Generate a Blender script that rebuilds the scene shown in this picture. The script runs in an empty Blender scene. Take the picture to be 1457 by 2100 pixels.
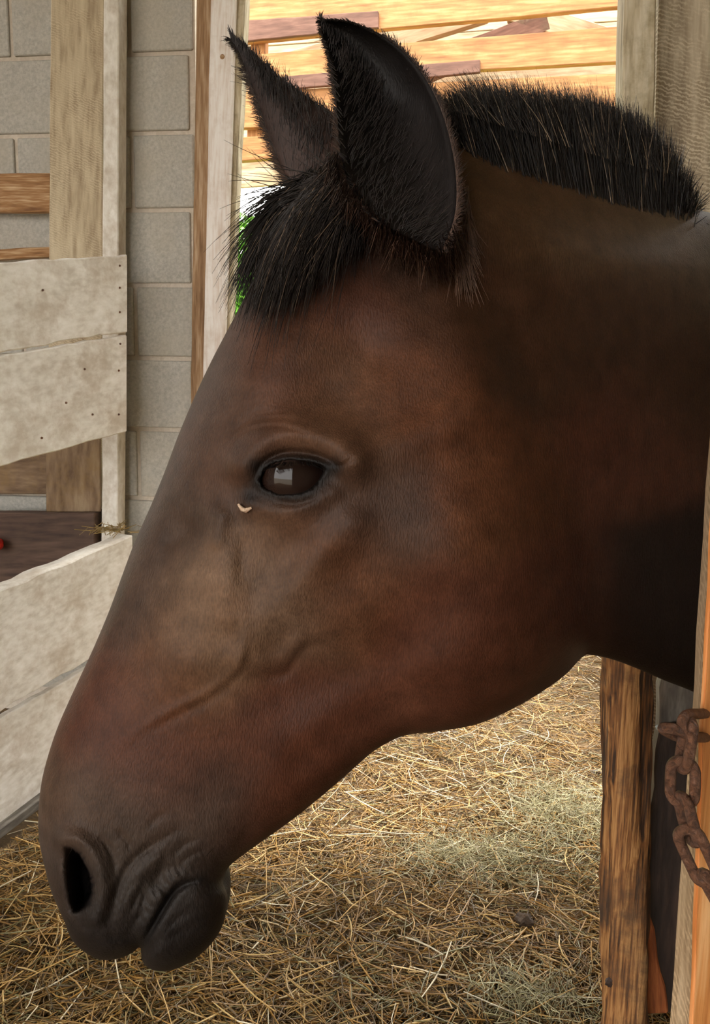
import bpy, bmesh, math, random
import numpy as np
from mathutils import Vector, Matrix
from mathutils.geometry import delaunay_2d_cdt

random.seed(7); rng = np.random.default_rng(7)
scene = bpy.context.scene
C = scene.collection

# ------------------------------------------------------------------ camera
F = 1750.0; CX, CY = 728.5, 1050.0; CAMH = 1.15
PITCH, ROLL = math.radians(9.0), math.radians(1.0)
fwd = np.array([0, math.cos(PITCH), -math.sin(PITCH)])
up0 = np.array([0, math.sin(PITCH), math.cos(PITCH)]); ri0 = np.array([1.0, 0, 0])
RI = math.cos(ROLL) * ri0 + math.sin(ROLL) * up0
UP = -math.sin(ROLL) * ri0 + math.cos(ROLL) * up0
CAM = np.array([0, 0, CAMH])
cd = bpy.data.cameras.new('camera'); cam = bpy.data.objects.new('camera', cd); C.objects.link(cam)
cd.sensor_fit = 'VERTICAL'; cd.sensor_height = 36; cd.lens = 36 * F / 2100; cd.clip_start = 0.02; cd.clip_end = 200
cam.matrix_world = Matrix(((RI[0], UP[0], -fwd[0], CAM[0]), (RI[1], UP[1], -fwd[1], CAM[1]), (RI[2], UP[2], -fwd[2], CAM[2]), (0, 0, 0, 1)))
scene.camera = cam

# ------------------------------------------------------------------ world, sun, exposure
w = bpy.data.worlds.new('hazy_sky'); scene.world = w; w.use_nodes = True
bg = w.node_tree.nodes['Background']; bg.inputs['Color'].default_value = (1.0, 0.975, 0.94, 1); bg.inputs['Strength'].default_value = 3.2
sd = bpy.data.lights.new('sun', 'SUN'); so = bpy.data.objects.new('sun', sd); C.objects.link(so)
sd.energy = 3.6; sd.angle = 0.12; sd.color = (1.0, 0.95, 0.86)
so.rotation_euler = Vector((-0.12, -0.30, -0.95)).to_track_quat('-Z', 'Y').to_euler()
vs = scene.view_settings; vs.view_transform = 'Standard'; vs.look = 'None'; vs.gamma = 1; vs.use_curve_mapping = False
vs.exposure = 1.15
scene.cycles.max_bounces = 6; scene.cycles.diffuse_bounces = 4; scene.cycles.glossy_bounces = 2; scene.cycles.caustics_reflective = False; scene.cycles.caustics_refractive = False

# ------------------------------------------------------------------ helpers
def ray(px, py):
    px = np.asarray(px, float); py = np.asarray(py, float)
    return ((px - CX) / F)[..., None] * RI + (-(py - CY) / F)[..., None] * UP + fwd
def P(px, py, Z):                       # point at depth Z along the view axis
    return CAM + ray(px, py) * np.asarray(Z, float)[..., None]
class Plane:                            # a vertical plane through a point, turned by a few degrees
    def __init__(s, p, deg):
        a = math.radians(deg); s.p = np.array(p, float); s.d = np.array([math.cos(a), math.sin(a), 0]); s.n = np.array([math.sin(a), -math.cos(a), 0])
    def at(s, px, py):
        r = ray(px, py); t = ((s.p - CAM) @ s.n) / (r @ s.n); return CAM + r * t
    def off(s, k): q = Plane(s.p + s.n * k, 0); q.d, q.n = s.d, s.n; return q
def floor_at(px, py, z=0.0):
    r = ray(px, py); return CAM + r * ((z - CAMH) / r[2])

def tag(o, label=None, cat=None, group=None, kind=None):
    if label: o['label'] = label
    if cat: o['category'] = cat
    if group: o['group'] = group
    if kind: o['kind'] = kind
    return o
def link(name, me, mat=None, parent=None):
    o = bpy.data.objects.new(name, me); C.objects.link(o)
    if mat is not None and me is not None:
        if not me.materials: me.materials.append(mat)
    if parent is not None:
        o.parent = parent
    return o
def empty(name, loc=(0, 0, 0)):
    o = bpy.data.objects.new(name, None); C.objects.link(o); o.location = loc; o.empty_display_size = 0.05; return o
def to_parent(o, parent):               # keep the world placement
    o.parent = parent
    o.matrix_parent_inverse = parent_world(parent).inverted()
def parent_world(o):
    m = o.matrix_basis.copy()
    if o.parent: m = parent_world(o.parent) @ o.matrix_parent_inverse @ m
    return m

def np_mesh(name, v, f, col=None, smooth=True):
    v = np.asarray(v, np.float32); f = np.asarray(f, np.int32)
    me = bpy.data.meshes.new(name); n, k = f.shape
    me.vertices.add(len(v)); me.vertices.foreach_set('co', v.ravel())
    me.loops.add(n * k); me.loops.foreach_set('vertex_index', f.ravel())
    me.polygons.add(n); me.polygons.foreach_set('loop_start', np.arange(0, n * k, k, dtype=np.int32))
    if smooth: me.polygons.foreach_set('use_smooth', np.ones(n, bool))
    me.update(calc_edges=True); me.validate()
    if col is not None: put_col(me, col)
    return me
def put_col(me, col):
    a = me.color_attributes.new('Col', 'FLOAT_COLOR', 'POINT')
    c = np.ones((len(me.vertices), 4), np.float32); c[:, :3] = col; a.data.foreach_set('color', c.ravel())
def lin(*c):
    c = np.array(c, float) / 255.0
    return np.where(c <= 0.04045, c / 12.92, ((c + 0.055) / 1.055) ** 2.4)

def strands(pts, rad, sides=3, col=None):
    """many thin tapered tubes: pts (N,K,3), rad (N,K) -> verts, quads, colours"""
    N, K, _ = pts.shape
    t = np.gradient(pts, axis=1); t /= np.linalg.norm(t, axis=2, keepdims=True) + 1e-12
    ref = rng.normal(size=(N, 1, 3)); a = np.cross(t, np.broadcast_to(ref, t.shape)); a /= np.linalg.norm(a, axis=2, keepdims=True) + 1e-12
    b = np.cross(t, a); v = np.empty((N, K, sides, 3))
    for s in range(sides):
        q = 2 * math.pi * s / sides
        v[:, :, s] = pts + rad[..., None] * (math.cos(q) * a + math.sin(q) * b)
    idx = np.arange(N * K * sides).reshape(N, K, sides); nx = np.roll(idx, -1, axis=2)
    q = np.stack([idx[:, :-1], nx[:, :-1], nx[:, 1:], idx[:, 1:]], -1).reshape(-1, 4)
    cc = None if col is None else np.repeat(col, K * sides, axis=0)
    return v.reshape(-1, 3), q, cc

# ------------------------------------------------------------------ materials
def mat_new(name):
    m = bpy.data.materials.new(name); m.use_nodes = True
    return m, m.node_tree.nodes, m.node_tree.links, m.node_tree.nodes['Principled BSDF']
def rgb(c): return (*c, 1.0)
def wood(name, dark, mid, light, rough=0.75, along=1.6, across=24.0, bump=0.25, stain=None, stain_amt=0.5, kerf=0.0, contrast=1.0):
    m, n, l, b = mat_new(name)
    tc = n.new('ShaderNodeTexCoord'); oi = n.new('ShaderNodeObjectInfo')
    add = n.new('ShaderNodeVectorMath'); add.operation = 'ADD'
    mul = n.new('ShaderNodeVectorMath'); mul.operation = 'SCALE'; mul.inputs[0].default_value = (7.3, 3.1, 5.7)
    l.new(oi.outputs['Random'], mul.inputs['Scale']); l.new(tc.outputs['Object'], add.inputs[0]); l.new(mul.outputs[0], add.inputs[1])
    mp = n.new('ShaderNodeMapping'); mp.inputs['Scale'].default_value = (along, across, across); l.new(add.outputs[0], mp.inputs['Vector'])
    n1 = n.new('ShaderNodeTexNoise'); n1.inputs['Scale'].default_value = 1.0; n1.inputs['Detail'].default_value = 6; n1.inputs['Roughness'].default_value = 0.65; n1.inputs['Distortion'].default_value = 0.6
    l.new(mp.outputs[0], n1.inputs['Vector'])
    mp2 = n.new('ShaderNodeMapping'); mp2.inputs['Scale'].default_value = (along * 5, across * 5, across * 5); l.new(add.outputs[0], mp2.inputs['Vector'])
    n2 = n.new('ShaderNodeTexNoise'); n2.inputs['Scale'].default_value = 1.0; n2.inputs['Detail'].default_value = 4; l.new(mp2.outputs[0], n2.inputs['Vector'])
    n3 = n.new('ShaderNodeTexNoise'); n3.inputs['Scale'].default_value = 9; n3.inputs['Detail'].default_value = 8; n3.inputs['Roughness'].default_value = 0.7; l.new(add.outputs[0], n3.inputs['Vector'])
    mx = n.new('ShaderNodeMath'); mx.operation = 'MULTIPLY_ADD'; mx.inputs[1].default_value = 0.45; l.new(n2.outputs[0], mx.inputs[0])
    ms = n.new('ShaderNodeMath'); ms.operation = 'MULTIPLY'; ms.inputs[1].default_value = 0.55; l.new(n1.outputs[0], ms.inputs[0]); l.new(ms.outputs[0], mx.inputs[2])
    cr = n.new('ShaderNodeValToRGB'); e = cr.color_ramp.elements
    e[0].position = 0.5 - 0.14 / contrast; e[0].color = rgb(dark); e[1].position = 0.5 + 0.13 / contrast; e[1].color = rgb(light)
    k = e.new(0.5); k.color = rgb(mid); l.new(mx.outputs[0], cr.inputs[0])
    out = cr.outputs[0]
    if stain is not None:
        r3 = n.new('ShaderNodeMapRange'); r3.inputs[1].default_value = 0.48; r3.inputs[2].default_value = 0.64; r3.inputs[4].default_value = stain_amt; l.new(n3.outputs[0], r3.inputs[0])
        mc = n.new('ShaderNodeMix'); mc.data_type = 'RGBA'; mc.inputs[7].default_value = rgb(stain); l.new(r3.outputs[0], mc.inputs[0]); l.new(out, mc.inputs[6]); out = mc.outputs[2]
    hgt = mx.outputs[0]
    if kerf:
        wv = n.new('ShaderNodeTexWave'); wv.bands_direction = 'X'; wv.inputs['Scale'].default_value = 46; wv.inputs['Distortion'].default_value = 9; wv.inputs['Detail'].default_value = 4; wv.inputs['Detail Scale'].default_value = 1.2; wv.inputs['Detail Roughness'].default_value = 0.7
        mpk = n.new('ShaderNodeMapping'); mpk.inputs['Rotation'].default_value = (0, 0, 0.35); l.new(add.outputs[0], mpk.inputs['Vector']); l.new(mpk.outputs[0], wv.inputs['Vector'])
        kk = n.new('ShaderNodeMapRange'); kk.inputs[1].default_value = 0.45; kk.inputs[2].default_value = 0.9; kk.inputs[4].default_value = kerf; l.new(wv.outputs[1], kk.inputs[0])
        gate_ = n.new('ShaderNodeMath'); gate_.operation = 'MULTIPLY'; g3 = n.new('ShaderNodeMapRange'); g3.inputs[1].default_value = 0.4; g3.inputs[2].default_value = 0.55; l.new(n3.outputs[0], g3.inputs[0]); l.new(kk.outputs[0], gate_.inputs[0]); l.new(g3.outputs[0], gate_.inputs[1])
        mk = n.new('ShaderNodeMix'); mk.data_type = 'RGBA'; mk.inputs[7].default_value = rgb(np.minimum(np.array(light) * 1.35, 0.9)); l.new(gate_.outputs[0], mk.inputs[0]); l.new(out, mk.inputs[6]); out = mk.outputs[2]
    l.new(out, b.inputs['Base Color']); b.inputs['Roughness'].default_value = rough
    bp = n.new('ShaderNodeBump'); bp.inputs['Strength'].default_value = bump; bp.inputs['Distance'].default_value = 0.004; l.new(hgt, bp.inputs['Height']); l.new(bp.outputs[0], b.inputs['Normal'])
    return m
def speckle(name, a, bcol, ccol=None, scale=60, rough=0.9, bump=0.4, lo=0.4, hi=0.62, dist=0.8):
    m, n, l, b = mat_new(name)
    tc = n.new('ShaderNodeTexCoord'); oi = n.new('ShaderNodeObjectInfo'); add = n.new('ShaderNodeVectorMath'); add.operation = 'ADD'
    mul = n.new('ShaderNodeVectorMath'); mul.operation = 'SCALE'; mul.inputs[0].default_value = (17.3, 13.1, 5.7)
    l.new(oi.outputs['Random'], mul.inputs['Scale']); l.new(tc.outputs['Object'], add.inputs[0]); l.new(mul.outputs[0], add.inputs[1])
    n1 = n.new('ShaderNodeTexNoise'); n1.inputs['Scale'].default_value = scale; n1.inputs['Detail'].default_value = 6; n1.inputs['Roughness'].default_value = 0.7; n1.inputs['Distortion'].default_value = dist; l.new(add.outputs[0], n1.inputs['Vector'])
    n2 = n.new('ShaderNodeTexNoise'); n2.inputs['Scale'].default_value = 5; n2.inputs['Detail'].default_value = 4; l.new(add.outputs[0], n2.inputs['Vector'])
    cr = n.new('ShaderNodeValToRGB'); e = cr.color_ramp.elements; e[0].position = lo; e[0].color = rgb(a); e[1].position = hi; e[1].color = rgb(bcol); l.new(n1.outputs[0], cr.inputs[0])
    mc = n.new('ShaderNodeMix'); mc.data_type = 'RGBA'; mr = n.new('ShaderNodeMapRange'); mr.inputs[1].default_value = 0.45; mr.inputs[2].default_value = 0.7; mr.inputs[4].default_value = 0.6
    l.new(n2.outputs[0], mr.inputs[0]); l.new(mr.outputs[0], mc.inputs[0]); l.new(cr.outputs[0], mc.inputs[6]); mc.inputs[7].default_value = rgb(ccol if ccol is not None else a)
    l.new(mc.outputs[2], b.inputs['Base Color']); b.inputs['Roughness'].default_value = rough
    bp = n.new('ShaderNodeBump'); bp.inputs['Strength'].default_value = bump; bp.inputs['Distance'].default_value = 0.004; l.new(n1.outputs[0], bp.inputs['Height']); l.new(bp.outputs[0], b.inputs['Normal'])
    return m
def coloured(name, rough=0.5, spec=0.5, noise=0.25, scale=40, sheen=0.0, bump=0.0, bscale=300, stretch=None, dust=None):
    m, n, l, b = mat_new(name)
    at = n.new('ShaderNodeVertexColor'); at.layer_name = 'Col'
    tc = n.new('ShaderNodeTexCoord'); no = n.new('ShaderNodeTexNoise'); no.inputs['Scale'].default_value = scale; no.inputs['Detail'].default_value = 7; no.inputs['Roughness'].default_value = 0.65
    l.new(tc.outputs['Object'], no.inputs['Vector'])
    mr = n.new('ShaderNodeMapRange'); mr.inputs[1].default_value = 0.3; mr.inputs[2].default_value = 0.7; mr.inputs[3].default_value = 1 - noise; mr.inputs[4].default_value = 1 + noise; l.new(no.outputs[0], mr.inputs[0])
    sc = n.new('ShaderNodeVectorMath'); sc.operation = 'SCALE'; l.new(at.outputs[0], sc.inputs[0]); l.new(mr.outputs[0], sc.inputs['Scale']); l.new(sc.outputs[0], b.inputs['Base Color'])
    b.inputs['Roughness'].default_value = rough; b.inputs['Specular IOR Level'].default_value = spec
    if dust is not None:
        n3 = n.new('ShaderNodeTexNoise'); n3.inputs['Scale'].default_value = 17; n3.inputs['Detail'].default_value = 9; n3.inputs['Roughness'].default_value = 0.72; l.new(tc.outputs['Object'], n3.inputs['Vector'])
        m3 = n.new('ShaderNodeMapRange'); m3.inputs[1].default_value = 0.46; m3.inputs[2].default_value = 0.74; m3.inputs[4].default_value = 0.55; l.new(n3.outputs[0], m3.inputs[0])
        d3 = n.new('ShaderNodeMix'); d3.data_type = 'RGBA'; l.new(m3.outputs[0], d3.inputs[0]); l.new(sc.outputs[0], d3.inputs[6])
        ad = n.new('ShaderNodeVectorMath'); ad.operation = 'MULTIPLY'; l.new(sc.outputs[0], ad.inputs[0]); ad.inputs[1].default_value = dust; l.new(ad.outputs[0], d3.inputs[7]); l.new(d3.outputs[2], b.inputs['Base Color'])
    if sheen: b.inputs['Sheen Weight'].default_value = sheen; b.inputs['Sheen Roughness'].default_value = 0.45; b.inputs['Sheen Tint'].default_value = (0.9, 0.75, 0.65, 1)
    if bump:
        n2 = n.new('ShaderNodeTexNoise'); n2.inputs['Scale'].default_value = bscale; n2.inputs['Detail'].default_value = 3
        src = tc.outputs['Object']
        if stretch:
            mp = n.new('ShaderNodeMapping'); mp.inputs['Rotation'].default_value = stretch[1]; mp.inputs['Scale'].default_value = stretch[0]; l.new(src, mp.inputs['Vector']); src = mp.outputs[0]
        l.new(src, n2.inputs['Vector'])
        bp = n.new('ShaderNodeBump'); bp.inputs['Strength'].default_value = bump; bp.inputs['Distance'].default_value = 0.001; l.new(n2.outputs[0], bp.inputs['Height']); l.new(bp.outputs[0], b.inputs['Normal'])
        k2 = n.new('ShaderNodeMapRange'); k2.inputs[1].default_value = 0.35; k2.inputs[2].default_value = 0.65; k2.inputs[3].default_value = 0.84; k2.inputs[4].default_value = 1.18; l.new(n2.outputs[0], k2.inputs[0])
        s2 = n.new('ShaderNodeVectorMath'); s2.operation = 'SCALE'; old = b.inputs['Base Color'].links[0].from_socket; l.new(old, s2.inputs[0]); l.new(k2.outputs[0], s2.inputs['Scale']); l.new(s2.outputs[0], b.inputs['Base Color'])
    return m

M = {}
M['block'] = speckle('concrete_block', lin(166, 163, 155), lin(194, 191, 182), lin(180, 172, 156), scale=110, lo=0.36, hi=0.66, dist=0.0)
M['mortar'] = speckle('mortar', lin(196, 184, 168), lin(216, 206, 192), scale=40)
M['dirt'] = speckle('stable_dirt', lin(84, 66, 42), lin(122, 98, 64), lin(100, 80, 52), scale=30, bump=0.8)
M['dirt2'] = speckle('dark_dung', lin(46, 34, 24), lin(76, 58, 40), scale=90)
M['white'] = wood('whitewashed_wood', lin(205, 198, 186), lin(230, 226, 217), lin(243, 240, 234), along=7, across=14, stain=lin(186, 170, 150), stain_amt=0.6, bump=0.15)
M['jamb'] = wood('worn_white_jamb', lin(222, 208, 198), lin(242, 236, 232), lin(248, 245, 243), along=3, across=30, stain=lin(190, 165, 140), stain_amt=0.35, bump=0.15)
M['jamb_brown'] = wood('brown_jamb', lin(118, 86, 56), lin(160, 126, 92), lin(196, 170, 140), along=2.5, across=30, bump=0.3)
M['plank'] = wood('pale_rough_plank', lin(150, 130, 104), lin(190, 174, 146), lin(208, 194, 166), along=2, across=14, kerf=0.35, stain=lin(132, 112, 88), stain_amt=0.35)
M['sawn'] = wood('rough_sawn_plank', lin(120, 104, 84), lin(160, 144, 120), lin(192, 178, 154), along=2.0, across=14, kerf=0.6, stain=lin(116, 96, 66), stain_amt=0.5)
M['honey'] = wood('honey_timber', lin(128, 84, 46), lin(166, 118, 70), lin(192, 148, 98), along=1.2, across=12, bump=0.2, stain=lin(120, 82, 48), stain_amt=0.3)
M['cream'] = wood('cream_board', lin(140, 112, 82), lin(176, 154, 124), lin(200, 184, 156), along=1.2, across=8, bump=0.1)
M['redbrown'] = wood('red_brown_batten', lin(84, 56, 44), lin(108, 76, 62), lin(126, 94, 78), along=2, across=14, bump=0.1)
M['brown'] = wood('brown_rail', lin(52, 36, 30), lin(78, 58, 48), lin(100, 78, 66), along=2, across=16, stain=lin(90, 70, 56), stain_amt=0.4)
M['grain'] = wood('brown_grained_rail', lin(116, 78, 44), lin(160, 118, 76), lin(206, 176, 138), along=3, across=34, bump=0.3)
M['dirty'] = wood('soiled_plank', lin(92, 70, 50), lin(128, 104, 80), lin(156, 134, 106), along=3, across=12, stain=lin(140, 112, 70), stain_amt=0.6)
M['bark'] = wood('split_post_wood', lin(52, 32, 16), lin(132, 86, 44), lin(178, 130, 78), along=2.2, across=52, bump=1.0, stain=lin(70, 52, 38), stain_amt=0.75, contrast=1.6)
M['weather'] = wood('weathered_post', lin(126, 112, 88), lin(186, 172, 144), lin(210, 200, 178), along=3, across=22, stain=lin(112, 98, 62), stain_amt=0.6, bump=0.4)
M['tarred'] = wood('dark_stained_board', lin(26, 19, 16), lin(44, 33, 28), lin(66, 50, 42), along=4, across=26, bump=0.5, rough=0.5)
M['russet'] = wood('russet_split_wood', lin(92, 44, 18), lin(140, 74, 32), lin(176, 104, 54), along=4, across=30, bump=0.6)
M['greyb'] = wood('grey_board', lin(70, 64, 58), lin(104, 98, 90), lin(140, 134, 124), along=4, across=20, bump=0.4)
M['post'] = wood('orange_post_wood', lin(160, 92, 42), lin(206, 140, 80), lin(232, 184, 130), along=2, across=46, bump=0.35, rough=0.5)
M['postcut'] = wood('pale_sawn_face', lin(120, 94, 66), lin(160, 132, 100), lin(188, 162, 130), along=3, across=22, kerf=0.7)
M['rust'] = speckle('rusted_iron', lin(66, 42, 30), lin(116, 78, 56), lin(146, 98, 68), scale=260, rough=0.5, bump=0.8)
M['roof'] = wood('roof_board', lin(138, 132, 124), lin(166, 160, 152), lin(190, 186, 178), along=1, across=6)
M['grass'] = speckle('grass_ground', lin(80, 128, 40), lin(126, 176, 62), lin(100, 150, 50), scale=6)
M['gravel'] = speckle('yard_gravel', lin(150, 140, 124), lin(180, 170, 152), scale=8)
M['red'] = speckle('red_plastic', lin(190, 34, 22), lin(214, 48, 34), scale=30, rough=0.4, bump=0.0)
M['coat'] = coloured('bay_coat', rough=0.48, spec=0.13, noise=0.28, scale=60, sheen=0.0, bump=0.6, bscale=1000, stretch=((1, 1, 0.28), (0, 0.45, 0)), dust=(1.5, 1.75, 1.95))
M['hair'] = coloured('black_hair', rough=0.45, spec=0.3, noise=0.2, scale=60)
M['straw'] = coloured('straw_stalks', rough=0.38, spec=0.5, noise=0.15, scale=30)
M['leaf'] = coloured('leaves', rough=0.5, spec=0.4, noise=0.3, scale=2)
m, n, l, b = mat_new('dark_wet_eye'); b.inputs['Base Color'].default_value = (0.012, 0.006, 0.004, 1); b.inputs['Roughness'].default_value = 0.04; b.inputs['Specular IOR Level'].default_value = 0.25; M['eye'] = m
nz = n.new('ShaderNodeTexNoise'); nz.inputs['Scale'].default_value = 90; cr = n.new('ShaderNodeValToRGB'); cr.color_ramp.elements[0].color = (0.008, 0.004, 0.003, 1); cr.color_ramp.elements[1].color = (0.022, 0.011, 0.008, 1); l.new(nz.outputs[0], cr.inputs[0]); l.new(cr.outputs[0], b.inputs['Base Color'])
M['crust'] = speckle('pale_crust', lin(170, 140, 115), lin(205, 180, 155), scale=400)

# ------------------------------------------------------------------ board builder
def slab(name, q, thick, mat, parent=None, seg=10, rough_edge=0.0, bevel=0.003, back=None, mats=None, world=False):
    """a plank from the four world corners of its front face (start-low, end-low, end-high, start-high), thickness away from the camera."""
    q = [np.asarray(p, float) for p in q]
    o0 = (q[0] + q[3]) / 2; X = (q[1] + q[2]) / 2 - o0; L = np.linalg.norm(X); X /= L
    Yv = (q[3] + q[2]) / 2 - (q[0] + q[1]) / 2; Yv -= X * (Yv @ X); Yv /= np.linalg.norm(Yv)
    Zv = np.cross(X, Yv)
    cen = sum(q) / 4
    if back is None: back = 1.0 if Zv @ (cen - CAM) > 0 else -1.0
    M3 = np.stack([X, Yv, Zv]); loc = [M3 @ (p - o0) for p in q]
    bm = bmesh.new(); rows = []
    for i in range(seg + 1):
        t = i / seg; lo = loc[0] * (1 - t) + loc[1] * t; hi = loc[3] * (1 - t) + loc[2] * t
        j1, j2 = (random.uniform(-1, 1) * rough_edge, random.uniform(-1, 1) * rough_edge)
        lo = lo + np.array([0, j1, 0]); hi = hi + np.array([0, j2, 0]); dz = np.array([0, 0, back * thick])
        rows.append([bm.verts.new(v) for v in (lo, hi, hi + dz, lo + dz)])
    for i in range(seg):
        for k in range(4): bm.faces.new((rows[i][k], rows[i + 1][k], rows[i + 1][(k + 1) % 4], rows[i][(k + 1) % 4]))
    bm.faces.new(rows[0]); bm.faces.new(rows[-1][::-1])
    bmesh.ops.recalc_face_normals(bm, faces=bm.faces)
    if bevel:
        ed = [e for e in bm.edges if e.is_manifold and e.calc_face_angle(0) > 0.8]
        bmesh.ops.bevel(bm, geom=ed, offset=bevel, segments=1, affect='EDGES', clamp_overlap=True)
    me = bpy.data.meshes.new(name); bm.to_mesh(me); bm.free(); me.materials.append(mat)
    o = bpy.data.objects.new(name, me); C.objects.link(o)
    o.matrix_world = Matrix(((X[0], Yv[0], Zv[0], o0[0]), (X[1], Yv[1], Zv[1], o0[1]), (X[2], Yv[2], Zv[2], o0[2]), (0, 0, 0, 1)))
    if parent is not None: to_parent(o, parent)
    return o
def box_ob(name, lo, hi, mat, parent=None, bevel=0.0):
    lo, hi = np.array(lo, float), np.array(hi, float); c = (lo + hi) / 2; h = (hi - lo) / 2
    bm = bmesh.new(); bmesh.ops.create_cube(bm, size=2.0); bmesh.ops.scale(bm, vec=h, verts=bm.verts)
    if bevel: bmesh.ops.bevel(bm, geom=bm.edges[:], offset=bevel, segments=1, affect='EDGES')
    me = bpy.data.meshes.new(name); bm.to_mesh(me); bm.free(); me.materials.append(mat)
    o = bpy.data.objects.new(name, me); C.objects.link(o); o.location = c
    if parent is not None: to_parent(o, parent)
    return o
def hquad(pl, x0, yl0, yh0, x1, yl1, yh1):          # board running left to right on a plane, pixel bounds
    return [pl.at(x0, yl0), pl.at(x1, yl1), pl.at(x1, yh1), pl.at(x0, yh0)]
def vquad(pl, xl0, xr0, y0, xl1, xr1, y1):          # board running bottom (0) to top (1)
    return [pl.at(xr0, y0), pl.at(xr1, y1), pl.at(xl1, y1), pl.at(xl0, y0)]

# ================================================================== STRUCTURE
WALL = Plane(P(300.0, 900.0, 2.72), -8)
GATE = None
g0 = floor_at(0.0, 1718.0); g1 = P(262.0, 1300.0, 2.52)
GATE = Plane(g0, math.degrees(math.atan2(g1[1] - g0[1], g1[0] - g0[0])))
BACK = Plane(P(900.0, 60.0, 4.7), -13)

# floor with gentle bumps
gx = np.linspace(-4, 4.5, 86); gy = np.linspace(-3.0, 7.0, 100); GX, GY = np.meshgrid(gx, gy)
def floor_h(x, y): return 0.008 * np.sin(x * 5.1 + 1) * np.cos(y * 4.3) + 0.006 * np.sin(x * 11 + y * 7) - 0.012
v = np.stack([GX, GY, floor_h(GX, GY)], -1).reshape(-1, 3)
ii = np.arange(86 * 100).reshape(100, 86); f = np.stack([ii[:-1, :-1], ii[:-1, 1:], ii[1:, 1:], ii[1:, :-1]], -1).reshape(-1, 4)
fl = link('floor', np_mesh('floor', v, f), M['dirt']); tag(fl, 'straw littered dirt floor of the barn', kind='structure')
gr = box_ob('ground', (-60, 7.5, -0.12), (60, 80, -0.05), M['grass']); tag(gr, 'green grass outside the barn door', kind='structure')
yd = box_ob('yard', (-60, -40, -0.14), (60, 7.5, -0.06), M['gravel']); tag(yd, 'unseen pale gravel yard around the barn, added for neutral bounce light', kind='structure')  # added gravel out of view, keeps green grass bounce off the walls
wf = box_ob('wall_front_blocker', (-0.5, -2.3, -0.05), (4.5, -2.2, 2.75), M['roof']); tag(wf, 'unseen boarded wall added behind the viewer to block daylight', kind='structure')  # added out of view to hold back light from behind the camera
wo_ = box_ob('wall_outer_blocker', (-3.4, -1.0, -0.05), (-3.3, 2.75, 2.75), M['roof']); tag(wo_, 'unseen boarded wall added beyond the gate to cut light from the left', kind='structure')  # added out of view to close off strong light from the left
wr = box_ob('wall_right', (2.6, -2.2, -0.05), (2.7, 3.1, 2.75), M['roof']); tag(wr, 'boarded outer wall of the stall', kind='structure')
roof = box_ob('ceiling', (-3.3, -2.3, 2.75), (4.5, 2.75, 2.85), M['roof']); tag(roof, 'unseen boarded roof over the barn aisle, sized to shape the daylight', kind='structure')

# concrete block wall
def wall_block_build():
    o = WALL.p.copy(); d, nrm = WALL.d, WALL.n           # n points to the camera
    rowh = 0.2225; J = 0.014; Lb = 0.375
    pj = WALL.at(272.0, 350.0); uj = (pj - o) @ d; zj = WALL.at(300.0, 273.5)[2]   # a known joint
    uend = (WALL.at(402.0, 300.0) - o) @ d
    ulo = uend - 2.6
    base = o + d * 0; R = Matrix(((d[0], -nrm[0], 0, 0), (d[1], -nrm[1], 0, 0), (0, 0, 1, 0), (0, 0, 0, 1)))
    bm = bmesh.new(); bmesh.ops.create_cube(bm, size=1.0)
    bmesh.ops.scale(bm, vec=(uend - ulo, 0.17, 2.75), verts=bm.verts)
    me = bpy.data.meshes.new('wall_back'); bm.to_mesh(me); bm.free(); me.materials.append(M['mortar'])
    wo = bpy.data.objects.new('wall_back', me); C.objects.link(wo)
    c = o + d * (uend + ulo) / 2 - nrm * (0.085 + 0.005); wo.matrix_world = Matrix.Translation((c[0], c[1], 1.375)) @ R
    tag(wo, 'grey concrete block wall with pale mortar joints', kind='structure')
    cache = {}
    def bmesh_block(lx):
        key = round(lx, 3)
        if key not in cache:
            b = bmesh.new(); bmesh.ops.create_cube(b, size=1.0); bmesh.ops.scale(b, vec=(lx - J, 0.02, rowh - J), verts=b.verts)
            bmesh.ops.bevel(b, geom=b.edges[:], offset=0.003, segments=1, affect='EDGES')
            mm = bpy.data.meshes.new('block'); b.to_mesh(mm); b.free(); mm.materials.append(M['block']); cache[key] = mm
        return cache[key]
    k = 0; nrow_dn = int(zj / rowh) + 1; nrow_up = int((2.75 - zj) / rowh)
    for r in range(-nrow_dn, nrow_up):
        z0 = zj + r * rowh
        if z0 < -0.02: continue
        off = uj if (r % 2 == 1) else uj + Lb / 2         # joint rows alternate
        kk0 = int(math.floor((ulo - off) / Lb)); 
        for kk in range(kk0, kk0 + 12):
            a, b_ = off + kk * Lb, off + (kk + 1) * Lb
            a, b_ = max(a, ulo), min(b_, uend)
            if b_ - a < 0.05: continue
            ob = bpy.data.objects.new('block', bmesh_block(b_ - a)); C.objects.link(ob)
            c = o + d * ((a + b_) / 2) - nrm * (0.005 - random.uniform(0, 0.002)); ob.matrix_world = Matrix.Translation((c[0], c[1], z0 + rowh / 2)) @ R
            to_parent(ob, wo)
    return wo
wall_back = wall_block_build()

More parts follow.
